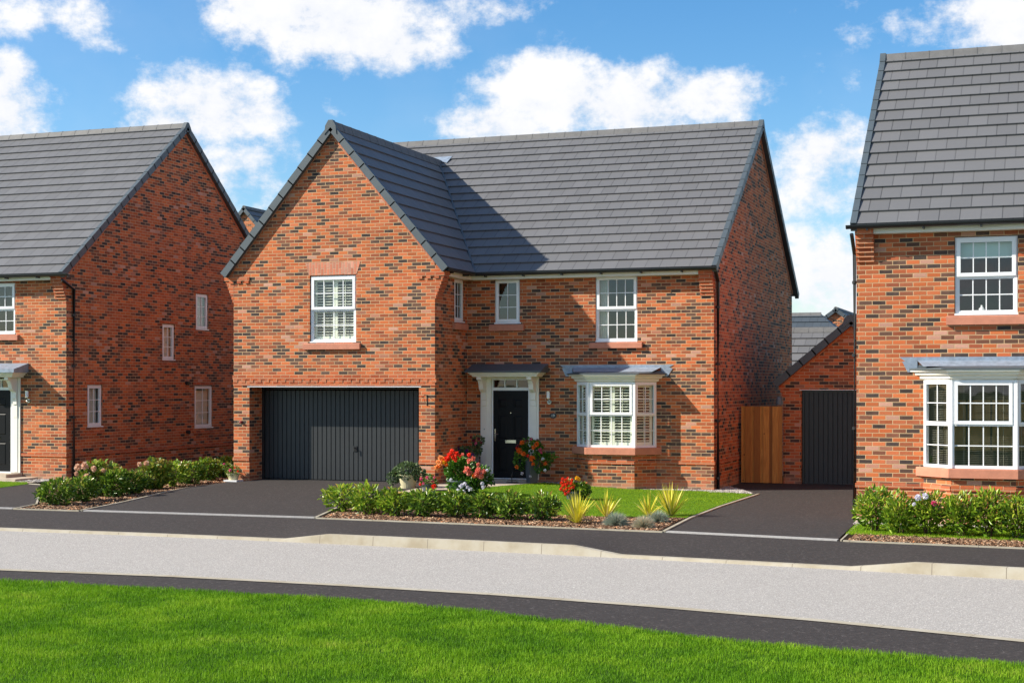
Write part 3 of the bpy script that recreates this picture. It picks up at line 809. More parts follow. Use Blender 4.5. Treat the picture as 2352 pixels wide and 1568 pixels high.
for u in (5.44, 6.655):
    mb = MB(); prof = [(.04, 2.50), (.40, 2.50), (.40, 2.44), (.33, 2.42), (.27, 2.33), (.24, 2.22), (.16, 2.16), (.10, 2.15), (.10, 1.98), (.075, 1.97), (.075, 1.84), (.055, 1.83), (.055, 1.52), (.04, 1.52)]
    mb.prism(prof, lambda a, s, t: DF.p(a, t, s), u, u + .11); mb.build('canopy_bracket', CREAM, sur, bevel=.004)
cn = cornice(H, [(5.36, 1.91), (5.36, 1.52), (6.88, 1.52), (6.88, 1.91)], 2.50, 2.60, .10, 'door_canopy')
mb = MB(); mb.hexa([Vector(p) for p in ((5.20, 1.38, 2.602), (7.04, 1.38, 2.602), (7.04, 1.905, 2.602), (5.20, 1.905, 2.602), (5.20, 1.38, 2.635), (7.04, 1.38, 2.635), (7.04, 1.905, 2.80), (5.20, 1.905, 2.80))]); mb.build('canopy_roof', CAPM, cn)
mb = MB(); mb.box(5.42, 6.80, 1.5, 1.905, .0, .165); mb.build('doorstep', PALESTONE, H)
# bay window
def bay(house, x0, x1, y, dx, dy, zsill, ztop, ground, sh, FMn):
    A, B, C_, D_ = (x0, y), (x0 + dx, y - dy), (x1 - dx, y - dy), (x1, y)
    W = MB(); pts = [A, B, C_, D_]
    def fr(p, q): dd = Vector((q[0] - p[0], q[1] - p[1], 0)); return Fr((p[0], p[1], 0), dd, (dd.y, -dd.x, 0)), dd.length
    frs = [fr(A, B), fr(B, C_), fr(C_, D_)]
    b = MB()
    for f_, L_ in frs: b.face([f_.p(0, ground), f_.p(L_, ground), f_.p(L_, zsill), f_.p(0, zsill)])
    b.build('bay_base', BRICK, house)
    b = MB(); e = .022
    for f_, L_ in frs:
        b.fbox(f_, 0.0, L_, .57, .645, .0, e)
    b.build('string_course', BRICKR, house)
    # stone sill with mitred front
    s = cornice(house, pts, zsill, zsill + .15, .085, 'window_sill', STONE, [(0, 0), (1, .002), (1, .93), (.93, 1)])
    wz0 = zsill + .155
    mb = MB(); 
    for (f_, L_), small in zip(frs, (1, 0, 1)):
        frame_ring(mb, f_, 0.001, L_ - .001, wz0, ztop, .05, -.07, -.001, .05)
    for p in (A, B, C_, D_):
        pp = Vector((p[0], p[1], 0)); r = .045
        if p in (B, C_): mb.lathe((pp.x, pp.y + .02, wz0), [(r, 0), (r, ztop - wz0)], 6)
    zm = wz0 + (ztop - wz0) * .50
    for f_, L_ in frs: mb.fbox(f_, .05, L_ - .05, zm - .03, zm + .02, -.069, -.003)
    bw = mb.build('bay_window', UPVC, house, bevel=.004)
    for i, (f_, L_) in enumerate(frs):
        nu = 3 if i == 1 else 1
        m_ = .055 if i == 1 else .04
        s1 = MB(); frame_ring(s1, f_, m_, L_ - m_, zm + .0, ztop - .03, .055 if i == 1 else .038, -.04, .018); s1.build('sash', UPVC, bw, bevel=.005)
        w_ = m_ + .05 if i == 1 else m_ + .032
        pane(bw, f_, w_, L_ - w_, zm + .045, ztop - .08, -.015); bars(bw, f_, w_, L_ - w_, zm + .05, ztop - .085, nu, 1, -.013, .018 if i == 1 else .013)
        pane(bw, f_, .055, L_ - .055, wz0 + .045, zm - .03, -.035); bars(bw, f_, .055, L_ - .055, wz0 + .05, zm - .03, nu, 1, -.033, .018 if i == 1 else .013)
        if sh == 'shutter': shutters(bw, f_, .06, L_ - .06, wz0 + .03, ztop - .05, -.085, 2 if i == 1 else 1)
        else: slat_blind(bw, f_, .05, L_ - .05, wz0 + .04, ztop - .05, -.11)
    cn = cornice(house, pts, ztop + .002, ztop + .17, .15, 'cornice')
    # lead covered roof and flashing stepped into the brickwork
    z = ztop + .172; f = .19
    xa, xb, ya = x0 - .33, x1 + .33, y - dy - .17
    mb = MB()
    lo = [Vector((x0 - .25, y - .001, z)), Vector((x0 + dx - .14, ya, z)), Vector((x1 - dx + .14, ya, z)), Vector((x1 + .25, y - .001, z))]
    hi = [Vector((x0 - .10, y - .001, z + .08)), Vector((x0 + dx, y - .03, z + .08)), Vector((x1 - dx, y - .03, z + .08)), Vector((x1 + .10, y - .001, z + .08))]
    up = Vector((0, 0, .022)); lo2 = [p + up for p in lo]
    for i in range(3): mb.face([lo[i], lo[i + 1], lo2[i + 1], lo2[i]]); mb.face([lo2[i], lo2[i + 1], hi[i + 1], hi[i]])
    mb.face(lo[::-1]); mb.face(hi)
    br = mb.build('bay_roof', CAPM, house)
    mb = MB(); a, b = x0 - .40, x1 + .40; zt = z + .215; zb = z + .02
    F_ = FMn
    outline = [(a, zt), (a + .10, zt - .07), (a + .05, zt - .09), (a + .14, zb - .06), (a + .24, zb - .06), (a + .26, zb), (b - .26, zb), (b - .24, zb - .06), (b - .14, zb - .06), (b - .03, zt - .10), (b - .11, zt - .06), (b, zt - .01)]
    A_ = [F_.p(u, zz, .012) for u, zz in outline]
    mb.face([F_.p(a, zt, .012), F_.p(a + .10, zt - .07, .012), F_.p(b - .11, zt - .06, .012), F_.p(b, zt, .012)])
    mb.face([F_.p(a + .05, zt - .075, .012), F_.p(a + .14, zb - .06, .012), F_.p(a + .30, zb - .06, .012), F_.p(a + .30, zt - .068, .012), F_.p(a + .10, zt - .07, .012)])
    mb.face([F_.p(b - .03, zt - .09, .012), F_.p(b - .11, zt - .062, .012), F_.p(b - .30, zt - .062, .012), F_.p(b - .30, zb - .06, .012), F_.p(b - .14, zb - .06, .012)])
    # flashing dressed over the bay roof
    mb.face([F_.p(a + .3, zt - .06, .012), F_.p(b - .3, zt - .06, .012), F_.p(b - .42, zb + .035, dy * .75), F_.p(a + .42, zb + .035, dy * .75)])
    mb.build('lead_flashing', LEAD, br)
    return bw
bb = bay(H, 7.72, 9.57, 1.91, .39, .42, .78, 2.38, -.1, 'shutter', FM)
bb['label'] = 'white canted bay window with cream shutters'
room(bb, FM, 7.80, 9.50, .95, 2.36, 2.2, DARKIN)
# rainwater pipe at the corner
downpipe(H, 10.86 + .06, 2.06, -.05, 4.58, (10.93, 1.72, 4.82), .043)
# alarm, lamp, number, bracket
def wall_lamp(house, fr, u, z):
    m = MB(); m.lathe(fr.p(u, z - .10, .001), [(0, 0), (.045, 0), (.045, .001)], 12) if False else None
    m = MB(); m.tube([fr.p(u, z - .13, .0), fr.p(u, z - .13, .03)], .05, 14); m.tube([fr.p(u, z - .13, .03), fr.p(u, z - .13, .09), fr.p(u - .0, z - .05, .09)], .022, 8)
    lamp = m.build('wall_lamp', BRASS, house, smoothf=False)
    m = MB(); m.lathe(fr.p(u, z - .05, .09), [(0, 0), (.04, 0), (.042, .14), (.04, .15), (0, .155)], 16); m.build('lamp_glass', PLASTICW, lamp, smoothf=False)
    m = MB(); m.lathe(fr.p(u, z + .10, .09), [(.046, 0), (.046, .015), (0, .03)], 16); m.build('lamp_cap', CHROME, lamp); m = MB(); m.lathe(fr.p(u, z - .055, .09), [(0, 0), (.046, 0), (.046, .02), (.042, .02)], 16); m.build('lamp_collar', CHROME, lamp)
wall_lamp(H, FM, 7.07, 2.06)
m = MB(); pl = []
for k in range(24):
    a = 2 * math.pi * k / 24; pl.append((.085 * math.cos(a), .062 * math.sin(a)))
m.prism(pl, lambda a, s, t: FM.p(7.155 + s, 1.62 + t, a), .0, .012); plq = m.build('house_number_plaque', BLACKP, H)
cu = bpy.data.curves.new('numerals', 'FONT'); cu.body = '19'; cu.size = .085; cu.extrude = .002; cu.align_x = 'CENTER'; cu.align_y = 'CENTER'
to = bpy.data.objects.new('numerals', cu); COL.objects.link(to)
to.matrix_world = Matrix(((1, 0, 0, 7.155), (0, 0, -1, 1.91 - .015), (0, 1, 0, 1.62), (0, 0, 0, 1)))
bpy.context.view_layer.update(); dg = bpy.context.evaluated_depsgraph_get(); tm = bpy.data.meshes.new_from_object(to.evaluated_get(dg)); tm.transform(to.matrix_world)
bpy.data.objects.remove(to); no = bpy.data.objects.new('numerals', tm); COL.objects.link(no); tm.materials.clear(); tm.materials.append(PLASTICW); no.parent = plq
m = MB(); c = FG.p(.20, 1.46, .0); m.tube([c, c + Vector((0, -.03, 0))], .035, 14); m.tube([c + Vector((0, -.03, 0)), c + Vector((0, -.055, 0)), c + Vector((0, -.065, 0))], [.03, .022, .005], 14); m.build('bell_button', REDM, H)
m = MB(); m.fbox(FG, 4.855, 4.87, 1.86, 2.10, .0, .012)
m.tube([FG.p(4.862, 2.08, .01), FG.p(4.862, 2.10, .12), FG.p(4.862, 2.04, .26), FG.p(4.862, 2.08, .29)], .006, 6); m.tube([FG.p(4.862, 1.88, .01), FG.p(4.862, 1.95, .12), FG.p(4.862, 2.06, .2)], .005, 6); m.build('hanging_basket_bracket', IRON, H)
m = MB(); m.tube([DF.p(5.50, 1.30, .046), DF.p(5.50, 1.30, .055)], .016, 10); m.build('doorbell', BRASS, sur)

# ================================================================== LEFT HOUSE
LH = thing('brick_house', 'red brick house at the left edge with four small windows in its shaded gable wall', 'house', (-4.72, .12, 0))
FL = Fr((0, .12, 0), (1, 0, 0), (0, -1, 0)); FLs = Fr((-4.72, 0, 0), (0, 1, 0), (1, 0, 0))
side = [(.97, 1.60, 1.25, 2.33), (4.29, 4.90, 2.97, 3.97), (5.96, 6.62, 3.85, 4.88), (5.89, 6.85, 1.09, 2.31)]
mb = MB()
wall_faces(mb, FL, -14, -4.72, -.3, 4.95, [(-7.35, -6.22, 3.56, 4.84), (-7.35, -6.3, .15, 2.5, .1)])
wall_faces(mb, FLs, .12, 10.6, -.3, 5.02, side, (5.36, 9.32))
mb.face([(-14, 10.6, -.3), (-14, .12, -.3), (-14, .12, 4.95), (-14, 10.6, 4.95)]); mb.face([(-4.72, 10.6, -.3), (-14, 10.6, -.3), (-14, 10.6, 4.95), (-4.72, 10.6, 4.95)])
mb.face([(-14, .12, 4.95), (-14, 5.36, 9.3), (-14, 10.6, 4.95)])
mb.build('wall', BRICK, LH)
flat_gable_roof(LH, -14, -4.72, -.18, 5.36, 5.0, 9.44)
verge_course(LH, FLs, (.12, 10.6), 5.02, 5.36, 9.32, .06)
fascia(LH, FL, -14, -5.02, 4.87, 5.01, .17); gutter(LH, FL, -14, -4.45, 4.995, .28)
corbel(LH, FL, -5.02, -4.72, 5.0, 8, .24)
string_course(LH, FL, -6.05, -4.70); string_course(LH, FLs, .12, 10.6)
sash_window(LH, FL, -7.34, -6.23, 3.57, 4.83, shut=False); sill(LH, FL, -7.5, -6.10, 3.42, 3.56, .075)
casement(LH, FLs, *[side[0][0] + .01, side[0][1] - .01, side[0][2] + .01, side[0][3] - .01], mat=CURT, label='lower window nearest the street on the shaded gable')
casement(LH, FLs, 4.30, 4.89, 2.98, 3.96, mat=CURT, label='middle window on the shaded gable')
casement(LH, FLs, 5.97, 6.61, 3.86, 4.87, mat=CURT, label='highest window on the shaded gable')
casement(LH, FLs, 5.90, 6.84, 1.10, 2.30, mat=CURT, label='lower window beside the neighbouring garage')
for (a, b, z) in ((.88, 1.68, 2.335), (4.2, 5.0, 3.975), (5.87, 6.72, 4.885), (5.8, 6.95, 2.315)): m = MB(); m.fbox(FLs, a, b, z, z + .075, .001, .018); m.build('brick_course', BRICKR, LH)
for (a, b, z) in ((.9, 1.66, 1.09), (4.2, 5.0, 2.84), (5.87, 6.72, 3.70), (5.8, 6.95, .95)): m = MB(); m.fbox(FLs, a, b, z, z + .075, .001, .018); m.build('brick_course', BRICKR, LH)
for (y, z) in ((5.45, 2.38), (5.5, 1.03)):
    m = MB(); m.tube([FLs.p(y, z, 0), FLs.p(y, z - .02, .09)], [.05, .055], 12); m.build('flue_outlet', BLACKP, LH)
downpipe(LH, -4.67, .36, -.05, 4.65, (-4.68, -.10, 4.86))
DL = FL
mb = MB(); mb.fbox(DL, -6.30, -6.05, .16, 2.50, .001, .035); mb.fbox(DL, -7.6, -7.35, .16, 2.5, .001, .035); mb.fbox(DL, -6.23, -6.12, .18, 2.48, .036, .046); surl = mb.build('door_surround', CREAM, LH, bevel=.004)
mb = MB(); prof = [(.04, 2.50), (.40, 2.50), (.40, 2.44), (.33, 2.42), (.27, 2.33), (.24, 2.22), (.16, 2.16), (.10, 2.15), (.10, 1.98), (.075, 1.97), (.075, 1.84), (.055, 1.83), (.055, 1.52), (.04, 1.52)]
mb.prism(prof, lambda a, s, t: DL.p(a, t, s), -6.23, -6.12); mb.build('canopy_bracket', CREAM, surl, bevel=.004)
mb = MB(); mb.fbox(DL, -6.37, -6.30, .18, 2.47, -.1, -.02); mb.fbox(DL, -7.35, -7.28, .18, 2.47, -.1, -.02); mb.fbox(DL, -7.28, -6.37, 2.19, 2.26, -.1, -.021); mb.fbox(DL, -7.28, -6.37, 2.43, 2.47, -.1, -.021); mb.fbox(DL, -7.35, -6.3, .14, .18, -.1, .05); mb.fbox(DL, -6.68, -6.655, 2.26, 2.43, -.08, -.03)
fdl = mb.build('door_frame', UPVC, LH); pane(fdl, DL, -7.28, -6.37, 2.26, 2.43, -.06); room(fdl, DL, -7.28, -6.37, .8, 2.45, 1.0, DARKIN)
panel_door(LH, DL, -7.28, -6.37, .18, 2.19, -.03)
cn = cornice(LH, [(-7.6, .12), (-7.6, -.28), (-6.0, -.28), (-6.0, .12)], 2.50, 2.62, .13, 'door_canopy')
mb = MB(); mb.box(-7.78, -5.82, -.44, .115, 2.622, 2.70); mb.hexa([Vector(p) for p in ((-7.78, -.44, 2.701), (-5.82, -.44, 2.701), (-5.82, .115, 2.701), (-7.78, .115, 2.701), (-7.78, -.43, 2.705), (-5.82, -.43, 2.705), (-5.82, .115, 2.85), (-7.78, .115, 2.85))]); mb.build('canopy_roof', LEAD, cn)
mb = MB(); mb.box(-7.5, -6.0, -.5, .115, -.05, .15); mb.box(-7.5, -5.45, -.85, -.501, -.05, .07); mb.box(-6.0, -5.45, -.5, .0, -.05, .069); mb.build('doorstep', PALESTONE, LH)
wall_lamp(LH, FL, -5.80, 2.06)

# ================================================================== RIGHT HOUSE
RH = thing('brick_house', 'nearest red brick house at the right edge, with a bay window of dark blinds', 'house', (14.7, -4.32, 0))
FR_ = Fr((0, -4.32, 0), (1, 0, 0), (0, -1, 0)); FRs = Fr((14.7, 0, 0), (0, -1, 0), (-1, 0, 0))
mb = MB()
wall_faces(mb, FR_, 14.7, 23, -.3, 5.05, [(16.31, 17.32, 3.47, 4.79), (15.88, 17.70, .95, 2.38, .1)])
wall_faces(mb, FRs, -4.3, 4.32, -.3, 5.05, [], (0, 8.62))
mb.face([(23, -4.32, -.3), (23, 4.3, -.3), (23, 4.3, 5.05), (23, -4.32, 5.05)]); mb.face([(23, 4.3, -.3), (14.7, 4.3, -.3), (14.7, 4.3, 5.05), (23, 4.3, 5.05)])
mb.face([(23, -4.32, 5.05), (23, 4.3, 5.05), (23, 0, 8.62)])
mb.build('wall', BRICK, RH)
flat_gable_roof(RH, 14.7, 23, -4.64, 0.0, 5.01, 8.77, over=.03)
fascia(RH, FR_, 15.0, 23, 4.875, 5.02, .17); gutter(RH, FR_, 14.56, 23, 5.008, .29)
corbel(RH, FR_, 14.70, 15.0, 5.01, 8, .26)
string_course(RH, FR_, 14.68, 15.81); string_course(RH, FR_, 17.78, 23)
w = sash_window(RH, FR_, 16.32, 17.31, 3.48, 4.78, shut=False, label='upstairs sash window reflecting the sky', roomy=False)
m = MB(); m.fbox(FR_, 16.38, 17.25, 4.43, 4.72, -.15, -.14); m.build('roller_blind', simple('pale_green_blind', (.45, .62, .58), .7, .04, 3), w)
m = MB(); m.lathe(FR_.p(16.74, 3.49, -.13), [(0, 0), (.05, 0), (.05, .10), (.02, .13), (.02, .16), (0, .16)], 12); m.build('ornament', PLASTICW, w)
room(w, FR_, 16.32, 17.31, 3.48, 4.78, 1.6, ROOMW)
sill(RH, FR_, 16.18, 17.46, 3.32, 3.475, .08)
rb = bay(RH, 15.81, 17.77, -4.32,   .47, .42, .79, 2.40, -.1, 'blind', FR_); rb['label'] = 'white canted bay window with dark slatted blinds'
room(rb, FR_, 15.88, 17.70, .95, 2.38, 2.2, ROOMW)
m = MB()
for k in range(4): m.fbox(FR_, 16.0 + k * .42, 16.38 + k * .42, 1.15, 1.62, -2.0, -1.9); m.fbox(FR_, 16.0 + k * .42, 16.38 + k * .42, 1.70, 2.05, -2.0, -1.9)
m.build('warm_reflection_boxes', WARMREFL, rb)  # invented boxes, put in to stand for the warm reflection in the bay glass
downpipe(RH, 14.655, -4.22, .0, 4.55, (14.64, -4.5, 4.88), .033)

# ================================================================== BACK GARAGE
BG = thing('brick_garage', 'small brick garage with a narrow anthracite door at the end of the right-hand drive', 'garage', (11.86, 4.8, 0))
FB = Fr((0, 4.8, 0), (1, 0, 0), (0, -1, 0))
mb = MB(); wall_faces(mb, FB, 11.88, 15.04, -.2, 2.42, [(12.30, 14.6, -.2, 2.20, .14)], (13.46, 3.70))
mb.face([(11.88, 10.5, -.2), (11.88, 4.8, -.2), (11.88, 4.8, 2.42), (11.88, 10.5, 2.42)]); mb.face([(15.04, 4.8, -.2), (15.04, 10.5, -.2), (15.04, 10.5, 2.42), (15.04, 4.8, 2.42)]); mb.face([(15.04, 10.5, -.2), (11.88, 10.5, -.2), (11.88, 10.5, 2.42), (13.46, 10.5, 3.7), (15.04, 10.5, 2.42)])
mb.build('wall', BRICK, BG)
mb = MB(); XA2, ZA2, XE2, ZE2 = 13.46, 3.84, 11.68, 2.36; L2 = math.hypot(XA2 - XE2, ZA2 - ZE2)
sl = Vector((XA2 - XE2, 0, ZA2 - ZE2)); sr = Vector((XE2 - XA2, 0, ZA2 - ZE2))
roof_plane(mb, (XE2, 4.72, ZE2), (0, 1, 0), sl, [[(0, 0), (5.9, 0), (5.9, L2), (0, L2)]])
roof_plane(mb, (2 * XA2 - XE2, 4.72, ZE2), (0, 1, 0), sr, [[(0, 0), (5.9, 0), (5.9, L2), (0, L2)]])
rg = mb.build('roof', TILE, BG); ridge(rg, (XA2, 4.68, ZA2 + .03), (0, 1, 0), 5.9, (1, 0, 0))
v = MB(); verge(v, (XE2, 4.72, ZE2), (0, 1, 0), sl, L2, -.045, -.07, .12); verge(v, (2 * XA2 - XE2, 4.72, ZE2), (0, 1, 0), sr, L2, -.045, -.07, .12)
v.prism([(-.2, -.22), (-.17, -.02), (-.08, .09), (.08, .09), (.17, -.02), (.2, -.22), (0, -.06)], lambda a_, s_, t_: Vector((XA2 + s_, a_, ZA2 + t_)), 4.655, 4.75); v.build('verge_caps', CAPM, rg)
verge_course(BG, FB, (11.88, 15.04), 2.42, 13.46, 3.70, .06)
gdb = Fr((0, 4.92, 0), (1, 0, 0), (0, -1, 0))
mb = MB(); n = 20; a0, a1 = 12.35, 14.55; pw = (a1 - a0) / n
for i in range(n):
    u0 = a0 + i * pw; P = gdb.p
    for (ua, ub, da, db) in ((u0, u0 + .01, -.02, -.02), (u0 + .01, u0 + .016, -.02, 0), (u0 + .016, u0 + pw - .006, 0, 0), (u0 + pw - .006, u0 + pw, 0, -.02)): mb.face([P(ua, .0, da), P(ub, .0, db), P(ub, 2.14, db), P(ua, 2.14, da)])
dd = mb.build('garage_door', GARD, BG)
mb = MB(); frame_ring(mb, gdb, 12.30, 14.6, -.02, 2.195, .055, -.04, .02); mb.build('door_frame', BLACKP, dd)
mb = MB(); mb.fbox(FB, 12.26, 14.64, 2.195, 2.21, -.05, .01); mb.build('lintel_strip', UPVC, BG)
gable_c = MB()
for i in range(4): gable_c.box(11.88 - .12 * (1 - i / 4) - .01, 11.885, 4.79, 5.0, 2.36 - .075 * (i + 1), 2.36 - .075 * i - .001)
gable_c.build('corbel', BRICKR, BG)
m = MB(); m.tube([(11.80, 4.70, 1.86), (11.80, 4.70, 1.98)], [.075, .07], 14); m.lathe((11.80, 4.70, 1.98), [(.07, 0), (.05, .05), (0, .07)], 14); vent = m.build('vent_cowl', GALVB, BG)

# fence
FN = thing('wooden_fence', 'short upright run of warm brown timber boards closing the gap beside the small garage', 'fence', (11.4, 4.6, 0))
Vs = []; rn = []
nb = 9; w_ = (11.90 - 10.93) / nb
for i in range(nb):
    x0 = 10.93 + i * w_; dd_ = .028 * (i % 2)
    m = MB(); m.box(x0 + .003 - .02 * (i % 2), x0 + w_ - .003 + .02 * (i % 2), 4.57 - dd_, 4.60 - dd_, .03, 1.82)
    b = m.build('board', WOOD, FN); at = b.data.attributes.new('rnd', 'FLOAT', 'FACE'); at.data.foreach_set('value', [[.1, .9, .3, 1.2, .0, .1, 1.3, .2, .7][i]] * len(b.data.polygons))
m = MB(); m.box(10.93, 11.90, 4.602, 4.64, .35, .42); m.box(10.93, 11.90, 4.602, 4.64, 1.45, 1.52); m.build('rail', WOOD, FN)

# ================================================================== FAR HOUSES
def far_gable(name, label, px, py, Y, halfw, wallh, Lr, pitch, drop=0):
    """gable facing the street; survey reading of its apex"""
    l = (px - CX) / F; h = (YH - py) / F; rx, ry = l * CT - ST, l * ST + CT; t = (Y - CAM.y) / ry
    x, z = CAM.x + t * rx, CAM.z + t * h
    T = thing(name, label, 'house', (x, Y, 0))
    fr = Fr((x, Y, 0), (1, 0, 0), (0, -1, 0)); ze = z - halfw * pitch
    mb = MB(); wall_faces(mb, fr, -halfw, halfw, -.5, ze - .1, [], (0, z - .15))
    mb.face([(x - halfw, Y + Lr, -.5), (x - halfw, Y, -.5), (x - halfw, Y, ze), (x - halfw, Y + Lr, ze)]); mb.face([(x + halfw, Y, -.5), (x + halfw, Y + Lr, -.5), (x + halfw, Y + Lr, ze), (x + halfw, Y, ze)])
    mb.build('wall', BRICK, T)
    e = .25; L_ = math.hypot(halfw + e, (halfw + e) * pitch); mb = MB()
    for sg in (-1, 1):
        roof_plane(mb, (x + sg * (halfw + e), Y, z - (halfw + e) * pitch), (0, 1, 0), (-sg, 0, pitch), [[(-.08, 0), (Lr, 0), (Lr, L_), (-.08, L_)]])
    r_ = mb.build('roof', TILE, T); ridge(r_, (x, Y - .1, z + .03), (0, 1, 0), Lr, (1, 0, 0))
    v = MB()
    for sg in (-1, 1): verge(v, (x + sg * (halfw + e), Y - .08, z - (halfw + e) * pitch), (0, 1, 0), (-sg, 0, pitch), L_, -.045, -.07, .12)
    v.build('verge_caps', CAPM, r_)
    return T
far_gable('brick_house', 'distant brick gable peeping out between the left house and the middle house', 562, 477, 32, 3.2, 5, 9, 1.1)
far_gable('brick_house', 'distant brick gable peak above the small garage roof', 1920, 709, 40, 4.5, 5, 9, .75)
def far_ridge(label, px0, px1, py, Y, drop, hip=0):
    l = (px1 - CX) / F; h = (YH - py) / F; rx, ry = l * CT - ST, l * ST + CT; t = (Y - CAM.y) / ry
    x1, z = CAM.x + t * rx, CAM.z + t * h
    x0 = x1 - 9; T = thing('brick_house' if hip else 'brick_garage', label, 'house' if hip else 'garage', ((x0 + x1) / 2, Y, 0))
    run = drop / .75; ze = z - drop
    mb = MB(); mb.box(x0 + .1, x1 + hip - .1, Y - run + .3, Y + run - .3, -.3, ze); mb.build('wall', BRICK, T)
    L_ = math.hypot(run, drop); mb = MB()
    roof_plane(mb, (0, Y - run, ze), (1, 0, 0), (0, run, drop), [[(x0, 0), (x1 + hip, 0), (x1, L_), (x0, L_)]])
    roof_plane(mb, (0, Y + run, ze), (1, 0, 0), (0, -run, drop), [[(x0, 0), (x1 + hip, 0), (x1, L_), (x0, L_)]])
    if hip: mb.face([(x1 + hip, Y - run, ze), (x1 + hip, Y + run, ze), (x1, Y, z)])
    r_ = mb.build('roof', TILE if not hip else CAPT, T); ridge(r_, (x0, Y, z + .03), (1, 0, 0), 9, (0, 1, 0))
CAPT = tile_mat('blue_roof_tile', (.06, .075, .09))
far_ridge('pale grey tiled garage roof beyond the right-hand drive', 1816, 1925, 757, 16, 1.9)
far_ridge('distant dark hipped roof behind the pale garage roof', 1816, 1886, 722, 34, 2.2, 2.6)

# ================================================================== GROUND
def poly_patch(name, pts, mat, dz=0.0, cell=.5, kind='structure', zfn=g):
    """sheet draped on the ground height, cut into cells"""
    mb = MB(); xs = [p[0] for p in pts]; ys = [p[1] for p in pts]
    def cutp(P, f):
        out = []
        for i in range(len(P)):
            a, b = P[i], P[(i + 1) % len(P)]; fa, fb = f(a), f(b)
            if fa >= 0: out.append(a)
            if (fa > 0 and fb < 0) or (fa < 0 and fb > 0): t = fa / (fa - fb); out.append((a[0] + t * (b[0] - a[0]), a[1] + t * (b[1] - a[1])))
        return out
    x = math.floor(min(xs) / cell) * cell
    while x < max(xs):
        st = cutp([(p[0], p[1]) for p in pts], lambda p: p[0] - x); st = cutp(st, lambda p: x + cell - p[0]) if len(st) > 2 else []
        if len(st) > 2:
            y = math.floor(min(p[1] for p in st) / cell) * cell
            while y < max(p[1] for p in st):
                q = cutp(st, lambda p: p[1] - y); q = cutp(q, lambda p: y + cell - p[1]) if len(q) > 2 else []
                if len(q) > 2: mb.face([(a, b, zfn(a, b) + dz) for a, b in q])
                y += cell
        x += cell
    bmo = mb.build(name, mat); me = bmo.data
    if kind: struct(bmo, kind)
    return bmo
def flat(name, x0, x1, y0, y1, z, mat):
    m = MB(); m.face([(x0, y0, z), (x1, y0, z), (x1, y1, z), (x0, y1, z)]); return struct(m.build(name, mat))
flat('ground', -900, 900, -900, 1500, -.16, FIELD)

def ext(line, L=70):
    a = line[0] + (line[0] - line[1]).normalized() * L; b = line[-1] + (line[-1] - line[-2]).normalized() * L
    return [a] + line + [b]
def xy(p): return (p.x, p.y)
xsD = [0, 325, 560, 650, 665, 680, 700, 715, 730, 745, 800, 900, 1100, 1220, 1310, 1330, 1350, 1370, 1390, 1410, 1430, 1500, 1700, 1880, 1950, 1980, 2010, 2040, 2070, 2100, 2160, 2352]
import bisect
def lerp(tab, x):
    ks = [t[0] for t in tab]; i = max(1, min(len(ks) - 1, bisect.bisect(ks, x))); a, b = tab[i - 1], tab[i]; return a[1] + (b[1] - a[1]) * (x - a[0]) / (b[0] - a[0])
KT = [(0, 1213), (650, 1237), (745, 1228), (1310, 1254), (1430, 1272), (1950, 1303), (2100, 1294), (2352, 1302)]
BT = [(0, 1168), (720, 1190), (1525, 1222), (1922, 1242), (2352, 1260)]
KZ = [(0, -.07), (650, -.07), (745, .03), (1310, .03), (1430, -.07), (1950, -.07), (2100, .03), (2352, .03)]
kerb_line = [gp(x, lerp(KT, x), lerp(KZ, x)) for x in xsD]
# smooth kerb line: keep it a gentle curve in plan
xs_ = np.array([p.x for p in kerb_line]); ys_ = np.array([p.y for p in kerb_line]); cf = np.polyfit(xs_, ys_, 3)
for p in kerb_line: p.y = float(np.polyval(cf, p.x))
back_line = [gp(x, lerp(BT, x), 0) for x in xsD]
K2 = ext(kerb_line); B2 = ext(back_line)
zk = lambda p: p.z
# pavement: from the back edge to the kerb back (kerb 0.125 wide)
def offset(line, d):
    out = []
    for i, p in enumerate(line):
        t = (line[min(i + 1, len(line) - 1)] - line[max(i - 1, 0)]); t.z = 0; t.normalize(); nrm = Vector((t.y, -t.x, 0)); q = p + nrm * d; out.append(q)
    return out
KB = offset(K2, -.125)
mb = MB()
for i in range(len(K2) - 1): mb.face([KB[i], KB[i + 1], B2[i + 1], B2[i]])
pv = struct(mb.build('pavement', ASPH, smoothf=True)); weld(pv)
mb = MB(); run = 0
RZ = -.105
for i in range(len(K2) - 1):
    a, b, c, d = K2[i], K2[i + 1], KB[i + 1], KB[i]; L_ = (b - a).length; up = Vector((0, 0, .004))
    mb.face([a + up, b + up, c + up, d + up], [(run, 0), (run + L_, 0), (run + L_, .125), (run, .125)])
    fa = offset([a, b], .02); a2 = Vector((fa[0].x, fa[0].y, RZ - .02)); b2 = Vector((fa[1].x, fa[1].y, RZ - .02))
    mb.face([a2, b2, b + up, a + up], [(run, .3), (run + L_, .3), (run + L_, .1), (run, .1)]); run += L_
struct(mb.build('kerb', KERB))
NT_ = [(0, 1305), (400, 1320), (800, 1341), (1150, 1362), (1500, 1388), (1900, 1422), (2352, 1467)]
GT = [(0, 1332), (400, 1352), (800, 1375), (1050, 1397), (1300, 1425), (1650, 1466), (2000, 1497), (2352, 1523)]
near = [gp(x, lerp(NT_, x), RZ + .02) for x in (0, 400, 800, 1150, 1500, 1900, 2352)]; near = ext(near)
grs = [gp(x, lerp(GT, x), RZ + .03) for x in (0, 400, 800, 1050, 1300, 1650, 2000, 2352)]; grs = ext(grs)
